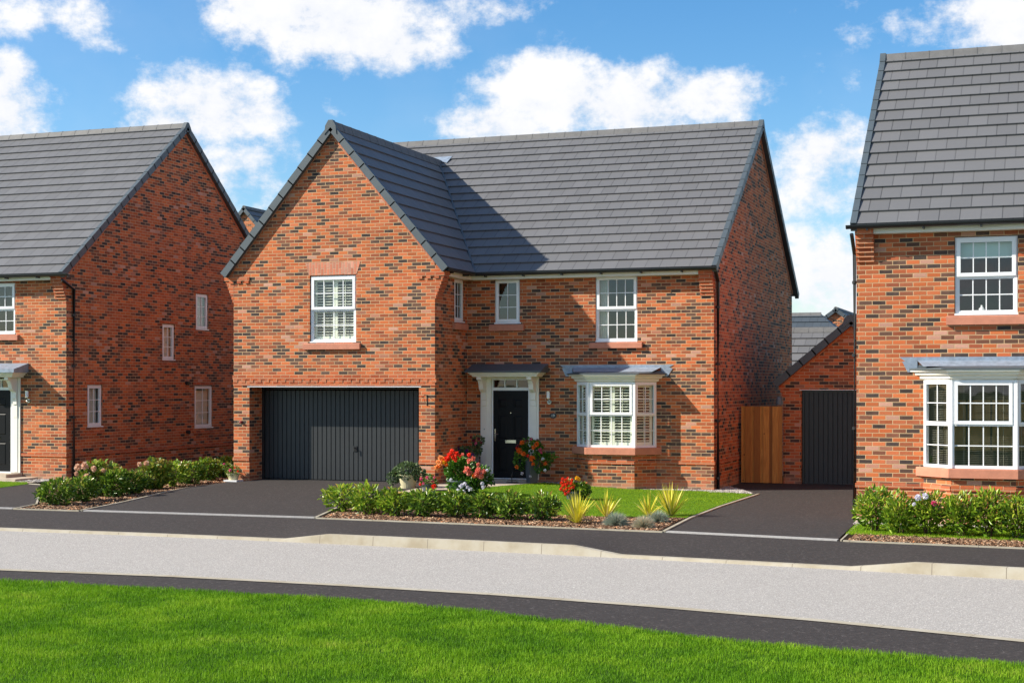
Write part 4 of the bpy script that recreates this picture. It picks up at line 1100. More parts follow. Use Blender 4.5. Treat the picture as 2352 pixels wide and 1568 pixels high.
# road sheet
mb = MB(); n = 200
def samp(line, k, n):
    Ls = [0]
    for a, b in zip(line, line[1:]): Ls.append(Ls[-1] + (b - a).length)
    t = Ls[-1] * k / n; i = max(1, min(len(Ls) - 1, bisect.bisect(Ls, t))); f = (t - Ls[i - 1]) / (Ls[i] - Ls[i - 1]); return line[i - 1].lerp(line[i], f)
kf = offset(K2, .0)
for k in range(n):
    a, b = samp(near, k, n), samp(near, k + 1, n); c, d = samp(kf, k + 1, n), samp(kf, k, n)
    for p in (a, b, c, d): p.z = RZ
    mb.face([a, b, c, d])
struct(mb.build('road', ROADM))
nk = offset(near, .15)
mb = MB(); run = 0
for i in range(len(near) - 1):
    a, b, c, d = nk[i], nk[i + 1], near[i + 1], near[i]; L_ = (b - a).length
    mb.face([a, b, c, d], [(run, 0), (run + L_, 0), (run + L_, .1), (run, .1)])
    c2, d2 = c.copy(), d.copy(); c2.z = d2.z = RZ - .01; mb.face([d, c, c2, d2], [(run, 0), (run + L_, 0), (run + L_, .03), (run, .03)]); run += L_
struct(mb.build('kerb', KERB))
mb = MB()
for k in range(n):
    a, b = samp(grs, k, n), samp(grs, k + 1, n); c, d = samp(near, k + 1, n), samp(near, k, n)
    for p in (a, b): p.z = RZ + .012
    for p in (a, b): p.y -= .12
    for p in (c, d): p.z = RZ + .012; p.y -= .03
    mb.face([a, b, c, d])
struct(mb.build('footway', ASPH))
# front green
mb = MB(); far = [p + Vector((0, 0, .0)) for p in grs]
for i in range(len(grs) - 1):
    a, b = far[i].copy(), far[i + 1].copy(); a.z = b.z = RZ + .018; c, d = b + Vector((8, -60, 0)), a + Vector((8, -60, 0)); mb.face([d, c, b, a])
struct(mb.build('grass_verge', SOILG))

# ---- plots (world xy)
bk = lambda x: [p for p in back_line][0]
P_ = {}
def G(px, py): p = gg(px, py); return (p.x, p.y)
by = lambda x: float(np.interp(x, [p.x for p in B2], [p.y for p in B2]))
BASE = MULCHG
# main driveway
drv = [(1.15, by(1.15)), (5.78, by(5.78)), (5.25, -5.6), (4.95, -3.4), (5.0, -.9), (5.05, .2), (-.42, .2), (-.36, 0)]
poly_patch('driveway', [(1.15, by(1.15) + .02), (5.78, by(5.78) + .02), (5.25, -5.4), (5.0, -3.0), (5.05, .3), (-.40, .3)], ASPH, .010)
poly_patch('driveway', [(12.13, by(12.13) + .02), (14.85, by(14.85) + .02), (14.74, -4.4), (15.2, 4.95), (10.9, 4.95), (10.9, 3.2), (12.02, 1.09), (11.95, -2.4), (12.0, -5.0)], ASPH, .010)
poly_patch('driveway', [(-3.4, by(-3.4) + .02), (-.42, by(-.42) + .02), (-.62, -6.4), (-4.1, -1.6), (-4.6, -1.45), (-4.33, -2.86)], ASPH, .010)
# beds
poly_patch('mulch_bed', [(-.30, by(-.3) + .02), (1.02, by(1.02) + .02), (-.50, .3), (-1.2, 3.5), (-4.72, 3.5), (-4.72, -.6), (-4.1, -1.6), (-.55, -6.4)], MULCHG, .012)
poly_patch('mulch_bed', [(5.86, by(5.86) + .02), (12.05, by(12.05) + .02), (11.9, -5.0), (10.7, -5.25), (8, -5.3), (5.4, -5.2), (5.35, -5.4)], MULCHG, .012)
poly_patch('mulch_bed', [(14.87, by(14.87) + .02), (23, by(23) + .02), (23, by(23) + .95), (14.85, by(15) + .95)], MULCHG, .012)
LAWN1 = [(5.4, -5.2), (8, -5.3), (10.7, -5.25), (11.88, -5.0), (11.85, -2.4), (11.9, 1.0), (11.2, 1.35), (10.86, 1.55), (7.05, 1.55), (6.35, -.6), (5.75, -1.6), (5.1, -2.2), (5.1, -4.2)]
poly_patch('garden_lawn', LAWN1, LAWNG, .016)
poly_patch('garden_lawn', [(-9.5, by(-9.5) + .02), (-3.4, by(-3.4) + .02), (-4.33, -2.86), (-4.6, -1.45), (-5.0, -1.0), (-6.2, -.95), (-9.5, -.95)], LAWNG, .016)
poly_patch('garden_lawn', [(14.85, by(15) + .95), (23, by(23) + .95), (23, -5.2), (14.78, -5.2)], LAWNG, .016)
poly_patch('path', [(14.76, -5.25), (23, -5.25), (23, -4.32), (14.7, -4.32)], PALESTONE, .020)
poly_patch('path', [(5.1, -2.2), (5.75, -1.6), (6.35, -.6), (7.05, 1.55), (6.82, 1.88), (5.08, 1.88), (5.08, -.1)], PALESTONE, .020)
poly_patch('path', [(-6.0, -.9), (-4.9, -1.1), (-4.72, .1), (-6.0, .1)], PALESTONE, .014)
# concrete edgings: thin raised strips
def edging(name, pts, w=.05, h=.028, mat=None):
    mb = MB(); L = [Vector((x, y, 0)) for x, y in pts]; Rr = offset(L, w)
    Q = []
    for a, b, c, d in zip(L, L[1:], Rr[1:], Rr):
        z = lambda p: Vector((p.x, p.y, g(p.x, p.y) + h)); lo = lambda p: Vector((p.x, p.y, g(p.x, p.y) - .02))
        nseg = max(1, int((b - a).length / .5))
        for k in range(nseg):
            a1, b1, c1, d1 = a.lerp(b, k / nseg), a.lerp(b, (k + 1) / nseg), d.lerp(c, (k + 1) / nseg), d.lerp(c, k / nseg)
            mb.hexa([lo(d1), lo(c1), lo(b1), lo(a1), z(d1), z(c1), z(b1), z(a1)])
    return struct(mb.build(name, mat or KERB))
edging('edging', [(1.06, by(1.06)), (-.43, .15)]); edging('edging', [(-.36, by(-.36)), (-.60, -6.4), (-4.1, -1.6), (-4.6, -1.45)], .04)
edging('edging', [(5.80, by(5.8)), (5.30, -5.4), (5.05, -3.0)]); edging('edging', [(12.09, by(12.09)), (11.93, -5.0), (11.90, -2.4), (11.97, 1.09)])
edging('edging', [(14.9, by(14.9)), (14.8, -4.5)], .025, .02); edging('edging', [(5.85, by(5.85)), (8, by(8)), (10, by(10)), (12.1, by(12.1))], .035, .022); edging('edging', [(-.36, by(-.36)), (1.06, by(1.06))], .035, .022)
edging('edging', [(14.95, by(14.95)), (17.5, by(17.5)), (23, by(23))], .035, .022)
# channel drains across the drives
def channel(x0, x1):
    o = edging('drain_channel', [(x0, by(x0) + .14), ((x0 + x1) / 2, by((x0 + x1) / 2) + .14), (x1, by(x1) + .14)], .035, .020, CHAN)
    edging('drain_channel', [(x0, by(x0) + .065), ((x0 + x1) / 2, by((x0 + x1) / 2) + .065), (x1, by(x1) + .065)], .05, .018, CHAN)
CHAN = simple('channel_concrete', (.36, .35, .34), .7, .15, 20)
channel(1.12, 5.78); channel(12.15, 14.86); channel(-3.4, -.42)
# gravel margins
def in_poly(x, y, poly):
    c = np.zeros(len(x), bool); n = len(poly)
    for i in range(n):
        x0, y0 = poly[i][0], poly[i][1]; x1, y1 = poly[i - 1][0], poly[i - 1][1]
        if y0 == y1: continue
        cond = ((y0 > y) != (y1 > y)) & (x < (x1 - x0) * (y - y0) / (y1 - y0) + x0); c ^= cond
    return c
gv = np.vectorize(g)
def scatter(poly, n):
    xs = [p[0] for p in poly]; ys = [p[1] for p in poly]; out = []
    tot = 0
    while tot < n:
        x = RNG.uniform(min(xs), max(xs), n * 2); y = RNG.uniform(min(ys), max(ys), n * 2); k = in_poly(x, y, poly); out.append(np.stack([x[k], y[k]], 1)); tot += k.sum()
    return np.concatenate(out)[:n]
def chips(name, poly, n, size, mat, dz, thick=.3, zf=None):
    P = scatter(poly, n); z = (zf(P[:, 0], P[:, 1]) if zf else gv(P[:, 0], P[:, 1])) + dz + RNG.uniform(0, size * .5, n)
    C3 = np.stack([P[:, 0], P[:, 1], z], 1)
    a = RNG.uniform(0, 6.28, n); t = RNG.normal(0, .35, n)
    D = np.stack([np.cos(a) * np.cos(t), np.sin(a) * np.cos(t), np.sin(t)], 1); S_ = norm(np.cross(D, np.array([0, 0, 1.]) + RNG.normal(0, .3, (n, 3)))); U = np.cross(S_, D)
    l = size * RNG.uniform(.5, 1.5, (n, 1)); w = l * RNG.uniform(.25, .7, (n, 1)); h = l * thick * .5
    V = np.stack([C3 - D * l - S_ * w * .6, C3 + D * l * .8 - S_ * w, C3 + D * l + S_ * w * .5, C3 - D * l * .7 + S_ * w, C3 + U * h - D * l * .4, C3 + U * h + D * l * .5], 1) if thick > .5 else \
        np.stack([C3 - D * l - S_ * w * .6 - U * h, C3 + D * l * .8 - S_ * w - U * h * .5, C3 + D * l + S_ * w * .5 - U * h, C3 - D * l * .7 + S_ * w - U * h, C3 + U * h - D * l * .3, C3 + U * h + D * l * .4], 1)
    o = cloud_mesh(name, V, [(0, 1, 5, 4), (1, 2, 5), (2, 3, 4, 5), (3, 0, 4)], RNG.random(n), mat); return struct(o, 'stuff')
chips('bark_mulch', [(5.9, by(5.9) + .05), (12.0, by(12) + .06), (11.85, -5.0), (10.7, -5.25), (8, -5.3), (5.45, -5.15)], 14000, .024, BARKM, .012)
chips('bark_mulch', [(-.25, by(-.3) + .06), (.98, by(1.02) + .06), (-.52, .3), (-1.0, 2.4), (-3.0, 2.4), (-4.4, -1.2), (-4.0, -1.6), (-.5, -6.4)], 15000, .024, BARKM, .012)
chips('bark_mulch', [(15.0, by(15.0) + .06), (19, by(19) + .06), (19, by(19) + 1.1), (15.0, by(15) + 1.1)], 7000, .024, BARKM, .012)
chips('gravel', [(10.88, 1.3), (11.9, 1.15), (10.95, 3.2), (10.88, 3.2)], 2600, .018, GRAVM, .015, .9)
chips('gravel', [(6.95, 1.6), (10.86, 1.55), (10.86, 1.88), (6.95, 1.88)], 2500, .016, GRAVM, .015, .9)
chips('gravel', [(14.75, -5.22), (18, -5.22), (18, -4.95), (14.75, -4.95)], 1500, .014, GRAVM, .02, .9)
chips('gravel', [(-5.4, -.9), (-4.74, -.9), (-4.74, .08), (-5.4, .08)], 900, .016, GRAVM, .02, .9)

# ---- grass blades
def blades(name, P2, z, h, w, mat, tone=None):
    n = len(P2); base = np.stack([P2[:, 0], P2[:, 1], z], 1)
    a = RNG.uniform(0, 6.28, n); lean = np.abs(RNG.normal(.35, .3, (n, 1))); D = np.stack([np.cos(a), np.sin(a), np.zeros(n)], 1)
    b = RNG.uniform(0, 6.28, n); A = np.stack([np.cos(b), np.sin(b), np.zeros(n)], 1)
    H_ = h[:, None]; up = np.array([0, 0, 1.]); W = w * RNG.uniform(.7, 1.3, (n, 1))
    m = base + up * H_ * .6 + D * H_ * lean * .35; t = base + up * H_ * (1 - .25 * lean) + D * H_ * lean
    V = np.stack([base - A * W, base + A * W, m + A * W * .75, m - A * W * .75, t], 1)
    return struct(cloud_mesh(name, V, [(0, 1, 2, 3), (3, 2, 4)], tone if tone is not None else RNG.random(n), mat), 'stuff')
# noise lookup on a grid for height / density
def gnoise(P, s, seed):
    r = np.random.default_rng(seed); G_ = r.random((64, 64)); x = P[:, 0] * s % 64; y = P[:, 1] * s % 64
    i, j = x.astype(int), y.astype(int); fx, fy = x - i, y - j; fx = fx * fx * (3 - 2 * fx); fy = fy * fy * (3 - 2 * fy); i1, j1 = (i + 1) % 64, (j + 1) % 64; i %= 64; j %= 64
    return (G_[i, j] * (1 - fx) + G_[i1, j] * fx) * (1 - fy) + (G_[i, j1] * (1 - fx) + G_[i1, j1] * fx) * fy
gpoly = [(p.x, p.y + .06) for p in grs[1:-1]]
gpoly = [(gpoly[0][0] - 3.5, gpoly[0][1] - .1)] + gpoly + [(gpoly[-1][0] + 2.0, gpoly[-1][1] - .5)] + [(21.0, -20.3), (14.0, -20.3), (9.5, -20.6), (6.8, -20.8), (3.0, -19.0), (2.0, -17.0)]
Pg = scatter(gpoly, 380000); Pg[:, 1] += RNG.normal(0, .022, len(Pg)) + .05 * (gnoise(Pg, 2.5, 6) - .5)
n1 = gnoise(Pg, 3.0, 1); n2 = gnoise(Pg, 9.0, 2); n3 = gnoise(Pg, 1.1, 3)
hh = .022 + .020 * n1 + .018 * n2; tone = np.clip(RNG.random(len(Pg)) * .62 + .40 * (n1 - .4) + .45 * (n3 - .5) + .25 * (gnoise(Pg, 5.5, 8) - .5) + .12, 0, 1)
blades('front_grass', Pg, np.full(len(Pg), RZ + .016), hh * RNG.uniform(.6, 1.25, len(Pg)), .0022, GRASSM, tone)
Pg = scatter(LAWN1, 90000); n1 = gnoise(Pg, 3.0, 4)
blades('garden_grass', Pg, gv(Pg[:, 0], Pg[:, 1]) + .014, (.018 + .014 * n1) * RNG.uniform(.6, 1.2, len(Pg)), .0024, GRASS2)
pl2 = [(-8.0, -6.0), (-3.6, -6.5), (-4.35, -2.86), (-4.62, -1.47), (-5.0, -1.0), (-6.2, -.95), (-8.0, -.95)]
Pg = scatter(pl2, 34000); blades('garden_grass', Pg, gv(Pg[:, 0], Pg[:, 1]) + .014, .03 * RNG.uniform(.6, 1.2, len(Pg)), .0026, GRASS2)
pl3 = [(14.86, by(15) + .9), (19, by(19) + .9), (19, -5.2), (14.82, -5.2)]
Pg = scatter(pl3, 24000); blades('garden_grass', Pg, gv(Pg[:, 0], Pg[:, 1]) + .014, .04 * RNG.uniform(.6, 1.2, len(Pg)), .0026, GRASS2)

# ================================================================== PLANTS
def ell_pts(n, c, r, shell=.5, flatb=True, lumps=5, rng=RNG):
    d = norm(rng.normal(size=(n, 3)));
    if flatb: d[:, 2] = np.where(d[:, 2] < -.55, -d[:, 2], d[:, 2])
    L = norm(rng.normal(size=(lumps, 3))); amp = np.max(np.maximum(d @ L.T, 0) ** 6, axis=1)
    rad = (shell + (1 - shell) * rng.random(n) ** .45) * (.80 + .30 * amp)
    return np.array(c) + d * rad[:, None] * np.array(r), d
def shrub(name, label, cat, base, rx, ry, h, n, leaf, wid, mat, group=None, flowers=(), stems=7, up=.5, sparse=.45, under=.12):
    T = thing(name, label, cat, base, group); b = np.array(base)
    P, d = ell_pts(n, b + [0, 0, h * .50], (rx, ry, h * .52), sparse, flatb=False)
    # narrow towards the ground
    t = np.clip((P[:, 2] - b[2]) / h, 0, 1); sc_ = .78 + .22 * np.clip(t * 2.2, 0, 1); P[:, 0] = b[0] + (P[:, 0] - b[0]) * sc_; P[:, 1] = b[1] + (P[:, 1] - b[1]) * sc_
    P[:, 2] = np.maximum(P[:, 2], b[2] + .03)
    D = d * np.array([1, 1, .6]) + RNG.normal(0, .55, (n, 3)) + np.array([0, 0, up])
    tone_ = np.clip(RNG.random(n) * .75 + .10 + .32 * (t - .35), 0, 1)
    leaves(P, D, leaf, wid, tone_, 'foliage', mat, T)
    s = MB()
    for k in range(stems):
        a = random.random() * 6.28; r = random.random() * .75; q = Vector(base) + Vector((math.cos(a) * rx * r, math.sin(a) * ry * r, h * random.uniform(.55, .9)))
        m = Vector(base).lerp(q, .5) + Vector((0, 0, .04)); s.tube([Vector(base) + Vector((math.cos(a) * .04, math.sin(a) * .04, -.02)), m, q], [.009, .006, .003], 5, False)
    s.build('stems', STEMM, T)
    for f in flowers: bloom(T, Vector(base) + Vector((f[0][0] * .85, f[0][1] * 1.3 - .06, f[0][2] * 1.0)), f[1], f[2])
    return T
def bloom(T, c, r, col, n=None):
    """one flower head: many small overlapping petals"""
    n = n or int(26 + r * 500); d = norm(RNG.normal(size=(n, 3)) + np.array([0, -.15, .25])); P = np.array(c) + d * r * .55 * RNG.uniform(.5, 1, (n, 1))
    t = norm(RNG.normal(size=(n, 3))); D = norm(d + t * .8)
    leaves(P, D, r * .75, r * .7, RNG.random(n), 'flower', PET[col], T, fold=.1)
def W(px, py): p = gg(px, py); return (p.x, p.y, p.z)

hg = 'laurel shrubs in the hedge along the pavement of the middle house'
front = [(785, 1176, .36, .50, 'leafy evergreen shrub at the left end of the front hedge, beside the wide drive', LAUREL2),
         (845, 1182, .32, .52, 'evergreen shrub second from the left end of the front hedge', LAUREL2),
         (905, 1186, .30, .49, 'evergreen shrub in the front hedge straight below the cream pot', LAUREL2),
         (975, 1188, .30, .47, 'evergreen shrub in the front hedge below the pink flowers, with a gap to its right', LAUREL),
         (1045, 1190, .30, .46, 'evergreen shrub in the front hedge below the left side of the big flower mound', LAUREL),
         (1110, 1192, .29, .45, 'evergreen shrub in the front hedge below the white flowers of the big mound', LAUREL),
         (1170, 1195, .27, .44, 'evergreen shrub in the front hedge in line with the stone path', LAUREL),
         (1248, 1196, .33, .44, 'dark rounded shrub at the right end of the front hedge beside the largest yucca', LAUREL)]
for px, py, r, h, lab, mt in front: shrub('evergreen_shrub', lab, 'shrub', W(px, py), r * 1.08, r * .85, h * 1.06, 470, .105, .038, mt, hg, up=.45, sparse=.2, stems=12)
lg = 'shrubs in the bed between the left house and the drive'
left = [(128, 1160, .34, .44, 'dark glossy shrub at the street end of the left bed', LAUREL, 750, ()),
        (190, 1152, .32, .42, 'dark glossy shrub just below the large pink hydrangea', LAUREL, 700, ()),
        (225, 1140, .38, .66, 'large hydrangea with several pink heads in front of the black downpipe', HYDL, 620, [((-.32, -.2, .62), .07, 'blush'), ((-.05, -.25, .66), .075, 'blush'), ((.2, -.25, .6), .06, 'blush'), ((.12, -.35, .45), .065, 'blush'), ((-.2, -.33, .5), .05, 'blush'), ((.32, -.1, .55), .05, 'blush')]),
        (262, 1142, .30, .50, 'glossy shrub touching the right side of the large hydrangea', LAUREL, 700, ()),
        (305, 1136, .30, .44, 'low glossy shrub halfway between the two hydrangeas', LAUREL, 700, ()),
        (355, 1124, .38, .56, 'hydrangea with two pale pink heads in the middle of the left bed', HYDL, 620, [((-.1, -.3, .58), .055, 'blush'), ((.05, -.25, .60), .06, 'blush')]),
        (398, 1118, .32, .52, 'yellow green shrub right of the second hydrangea', LAUREL2, 640, ()),
        (440, 1112, .32, .48, 'glossy shrub below the pair of black flues', LAUREL, 800, ()),
        (480, 1104, .32, .48, 'glossy shrub second from the garage corner in the left bed', LAUREL, 800, ()),
        (516, 1097, .30, .48, 'last dark shrub of the left bed, against the garage corner', LAUREL, 760, ())]
for px, py, r, h, lab, mt, n, fl in left:
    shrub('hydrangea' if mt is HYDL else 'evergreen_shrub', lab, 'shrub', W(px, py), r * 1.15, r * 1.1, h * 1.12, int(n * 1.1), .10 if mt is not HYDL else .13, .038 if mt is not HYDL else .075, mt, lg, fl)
rg_ = 'loose shrubs in front of the right-hand house'
right = [(2008, 1222, .30, .66, 'tall loose shrub at the drive end of the right-hand hedge', ()),
         (2068, 1228, .27, .55, 'shrub second from the drive in the right-hand hedge', ()),
         (2132, 1230, .30, .60, 'shrub with cream and lilac blooms at the left corner of the right-hand bay', [((-.16, -.1, .60), .05, 'white'), ((-.03, -.1, .62), .05, 'white'), ((.12, -.15, .52), .04, 'pink'), ((-.22, -.15, .50), .03, 'white')]),
         (2205, 1234, .27, .62, 'upright shrub below the left part of the right-hand bay window', ()),
         (2272, 1236, .30, .70, 'tallest shrub of the right-hand hedge, below the bay window', ()),
         (2338, 1240, .28, .62, 'shrub cut off by the right edge of the view', ()),
         (2400, 1243, .28, .6, 'outermost shrub beyond the right-hand hedge', ())]
for px, py, r, h, lab, fl in right: shrub('leafy_shrub', lab, 'shrub', W(px, py), r * 1.08, r * 1.0, h * 1.10, 700, .10, .036, LAUREL2, rg_, fl, stems=12, up=.75, sparse=.1)

def yucca(label, base, n, L):
    T = thing('yucca', label, 'yucca', base, 'yellow striped yuccas in the front bed'); b = np.array(base); Vs = []; m = MB()
    N = int(n * 1.5); L *= 1.08; a = RNG.uniform(0, 6.28, N); el = np.clip(RNG.normal(.95, .33, N), .08, 1.5); l = L * RNG.uniform(.7, 1.05, N) * np.where(el < .4, .7, 1)
    D = np.stack([np.cos(a) * np.cos(el), np.sin(a) * np.cos(el), np.sin(el)], 1); A = norm(np.cross(D, np.array([0, 0, 1.]))); up = np.array([0, 0, 1.])
    w = .026; droop = (1.3 - el)[:, None] * .22
    p0 = b + D * .03; p1 = b + D * l[:, None] * .35 - up * droop * l[:, None] * .1; p2 = b + D * l[:, None] * .72 - up * droop * l[:, None] * .45; p3 = b + D * l[:, None] - up * droop * l[:, None] * 1.1
    V = np.stack([p0 - A * w * .35, p0 + A * w * .35, p1 + A * w * .55, p1 - A * w * .55, p2 + A * w * .38, p2 - A * w * .38, p3], 1)
    # each blade in three lengthwise tones
    cloud_mesh('leaves', V, [(0, 1, 2, 3), (3, 2, 4, 5), (5, 4, 6)], RNG.random(N), YUCM, T)
    m.tube([Vector(base) - Vector((0, 0, .03)), Vector(base) + Vector((0, 0, .07))], [.045, .03], 10); m.build('root_crown', STEMM, T)
yucca('biggest yellow striped yucca, right beside the end of the green hedge', W(1325, 1203), 60, .56)
yucca('small yellow striped yucca behind the left blue grass tuft', W(1393, 1190), 34, .48)
yucca('small yellow striped yucca behind the pair of grass tufts', W(1490, 1188), 34, .48)
yucca('tall yellow striped yucca nearest the right-hand drive', W(1541, 1186), 50, .60)
def fescue(label, base, r, n=900, bias=0):
    T = thing('grass_tuft', label, 'grass tuft', base, 'blue fescue tufts in the front bed'); b = np.array(base)
    a = RNG.uniform(0, 6.28, n); el = np.arcsin(RNG.random(n) * .95 + .05); l = r * RNG.uniform(.7, 1.05, n)
    D = np.stack([np.cos(a) * np.cos(el), np.sin(a) * np.cos(el), np.sin(el)], 1); A = norm(np.cross(D, RNG.normal(size=(n, 3)))); w = .0022
    e = b + D * l[:, None]; mdl = b + D * l[:, None] * .5 + np.array([0, 0, .02])
    V = np.stack([b + D * .02 - A * w, b + D * .02 + A * w, mdl + A * w, mdl - A * w, e], 1)
    cloud_mesh('blades', V, [(0, 1, 2, 3), (3, 2, 4)], np.clip(RNG.random(n) * .8 + bias, 0, 1), FESM, T)
    m = MB(); m.lathe(base, [(.05, -.01), (.05, .03), (0, .05)], 10); m.build('root_crown', STEMM, T)
fescue('blue grey grass tuft standing on its own left of the pair', W(1415, 1208), .27, 2400)
fescue('buff topped grass tuft at the kerb side of the pair', W(1478, 1213), .24, 2200, .3)
fescue('blue grey grass tuft behind the buff one, by the right-hand yucca', W(1512, 1200), .24, 2200, .02)

def pot(T, base, r0, r1, h, mat, rim=.012, square=False):
    m = MB(); seg = 4 if square else 22
    m.lathe(base, [(0, 0), (r0, 0), (r1, h - .03), (r1 + rim, h - .03), (r1 + rim, h), (r1 - .01, h), (r1 - .015, h - .04), (0, h - .04)], seg)
    return m.build('pot', mat, T)
def potted(name, label, base, r0, r1, h, pmat, fol, lmat, fl, square=False, leaf=.05, wid=.04, cat='potted plant'):
    T = thing(name, label, cat, base); pot(T, base, r0, r1, h, pmat, square=square); b = np.array(base)
    first = True
    for (c, r, n) in fol:
        P, d = ell_pts(n, b + np.array(c), r, .4, False); D = d + RNG.normal(0, .5, (n, 3)) + np.array([0, 0, .1])
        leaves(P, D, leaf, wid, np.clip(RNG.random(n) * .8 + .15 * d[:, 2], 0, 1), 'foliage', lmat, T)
    for c, r, col in fl: bloom(T, Vector(base) + Vector(c), r, col)
    return T
# cream pot with geranium
b = W(937, 1121)
potted('potted_geranium', 'bushy grey green plant without blooms in a round cream pot by the garage pier', (b[0], b[1], b[2]), .16, .21, .30, POTC, [((0, 0, .38), (.34, .3, .22), 700), ((-.32, -.05, .22), (.15, .15, .16), 200), ((.28, -.05, .30), (.16, .15, .14), 160)], GERL, [], leaf=.05, wid=.05)
b = W(985, 1128)
potted('potted_impatiens', 'pot of small bright pink flowers between the cream pot and the big mound', b, .12, .15, .16, PLANTERG, [((0, 0, .2), (.2, .17, .13), 300)], POTL,
       [((-.12, -.12, .26), .035, 'pink'), ((.02, -.14, .30), .035, 'pink'), ((.12, -.1, .22), .03, 'pink'), ((-.05, -.17, .17), .03, 'pink'), ((.15, -.06, .30), .03, 'pink'), ((-.14, -.13, .15), .03, 'red'), ((.19, -.17, .12), .05, 'red')], leaf=.05, wid=.028)
b = W(1058, 1135)
fl = []
for (x, z, r, c) in [(-.02, .78, .06, 'red'), (.07, .74, .055, 'red'), (-.08, .72, .055, 'red'), (.15, .70, .035, 'red'), (.33, .73, .045, 'red'), (-.13, .64, .06, 'red'), (.05, .63, .05, 'red'), (.0, .68, .05, 'red'),
                     (-.28, .66, .055, 'peach'), (-.22, .64, .05, 'orange'), (-.34, .57, .055, 'peach'), (-.26, .56, .06, 'peach'), (-.37, .46, .06, 'peach'), (-.3, .50, .05, 'orange'), (-.15, .52, .04, 'orange'), (-.2, .58, .05, 'yellow'),
                     (.2, .74, .035, 'salmon'), (.42, .66, .05, 'salmon'), (.33, .61, .05, 'salmon'), (.52, .54, .04, 'salmon'), (.30, .42, .075, 'salmon'), (.34, .37, .06, 'salmon'), (.53, .42, .065, 'salmon'), (.50, .35, .07, 'salmon'), (.58, .30, .06, 'salmon'), (.63, .40, .05, 'salmon'), (.44, .31, .05, 'orange'),
                     (-.05, .22, .035, 'white'), (.17, .10, .05, 'white'), (.24, .14, .045, 'white'), (.30, .08, .04, 'white'), (.10, .0, .05, 'white'), (.36, .04, .045, 'white'), (.60, .16, .04, 'white'), (.28, .40, .03, 'white'), (.70, .42, .035, 'white'), (.62, .08, .04, 'white'), (.22, -.02, .045, 'white')]:
    fl.append(((x, -.30 - .10 * math.cos(x * 2), z + .10), r, c))
potted('begonia_planter', 'big mound of red, peach and salmon begonias with white geraniums in front of the porch', (b[0], b[1], b[2]), .2, .27, .3, PLANTERG,
       [((0, 0, .45), (.38, .32, .30), 900), ((.42, .02, .38), (.30, .28, .24), 500), ((-.05, -.05, .65), (.22, .2, .15), 220), ((.12, -.12, .20), (.45, .26, .18), 600)], POTL, fl, leaf=.07, wid=.045, cat='flower planter')
# tall planters either side of the door
b = (5.45, 1.25, g(5.45, 1.25) + .02)
potted('tall_planter', 'tall dark tapered planter of trailing purple petunias left of the front door', b, .10, .17, .62, PLANTERG, [((-.08, -.02, .66), (.34, .25, .14), 420), ((.14, 0, .92), (.17, .15, .13), 170), ((-.22, -.08, .55), (.16, .14, .16), 160), ((.14, 0, .76), (.08, .08, .14), 60)], GERL,
       [((-.25, -.2, .72), .035, 'purple'), ((-.05, -.24, .70), .035, 'purple'), ((.1, -.24, .62), .035, 'purple'), ((-.12, -.22, .60), .03, 'purple'), ((-.3, -.1, .78), .03, 'maroon'), ((.08, -.13, .93), .04, 'maroon'), ((.2, -.12, .97), .035, 'maroon'), ((.13, -.14, .86), .035, 'pink'), ((.25, -.1, .88), .03, 'maroon'), ((.0, -.1, 1.0), .03, 'maroon')], square=True, cat='planter')
b = (6.86, 1.30, g(6.86, 1.3) + .02)
potted('tall_planter', 'tall grey tapered planter of orange begonias right of the front door', b, .13, .18, .60, PLANTERG, [((-.02, -.02, .75), (.30, .25, .24), 620), ((.25, -.03, .48), (.22, .2, .25), 350), ((-.28, -.03, .5), (.13, .13, .25), 220), ((.42, 0, .60), (.15, .12, .08), 80)], POTL,
       [((-.16, -.22, .90), .055, 'orange'), ((-.22, -.24, .72), .065, 'orange'), ((-.1, -.27, .66), .055, 'orange'), ((.18, -.22, .87), .06, 'orange'), ((.12, -.26, .80), .045, 'orange'), ((.10, -.28, .56), .065, 'orange'), ((.12, -.28, .44), .04, 'orange'), ((-.3, -.18, .36), .045, 'orange'), ((.38, -.2, .44), .04, 'orange'),
        ((-.26, -.18, .82), .045, 'maroon'), ((-.3, -.15, .78), .04, 'red'), ((.0, -.27, .62), .035, 'red'), ((.05, -.2, .98), .03, 'pink'), ((.25, -.18, .75), .04, 'pink'), ((.28, -.18, .68), .03, 'pink'), ((.16, -.1, .96), .03, 'maroon'), ((-.05, -.2, .94), .04, 'maroon'),
        ((.33, -.22, .55), .035, 'white'), ((.38, -.22, .30), .035, 'white'), ((-.15, -.24, .22), .035, 'white'), ((.05, -.26, .16), .03, 'white')], square=True, leaf=.07, wid=.04, cat='planter')
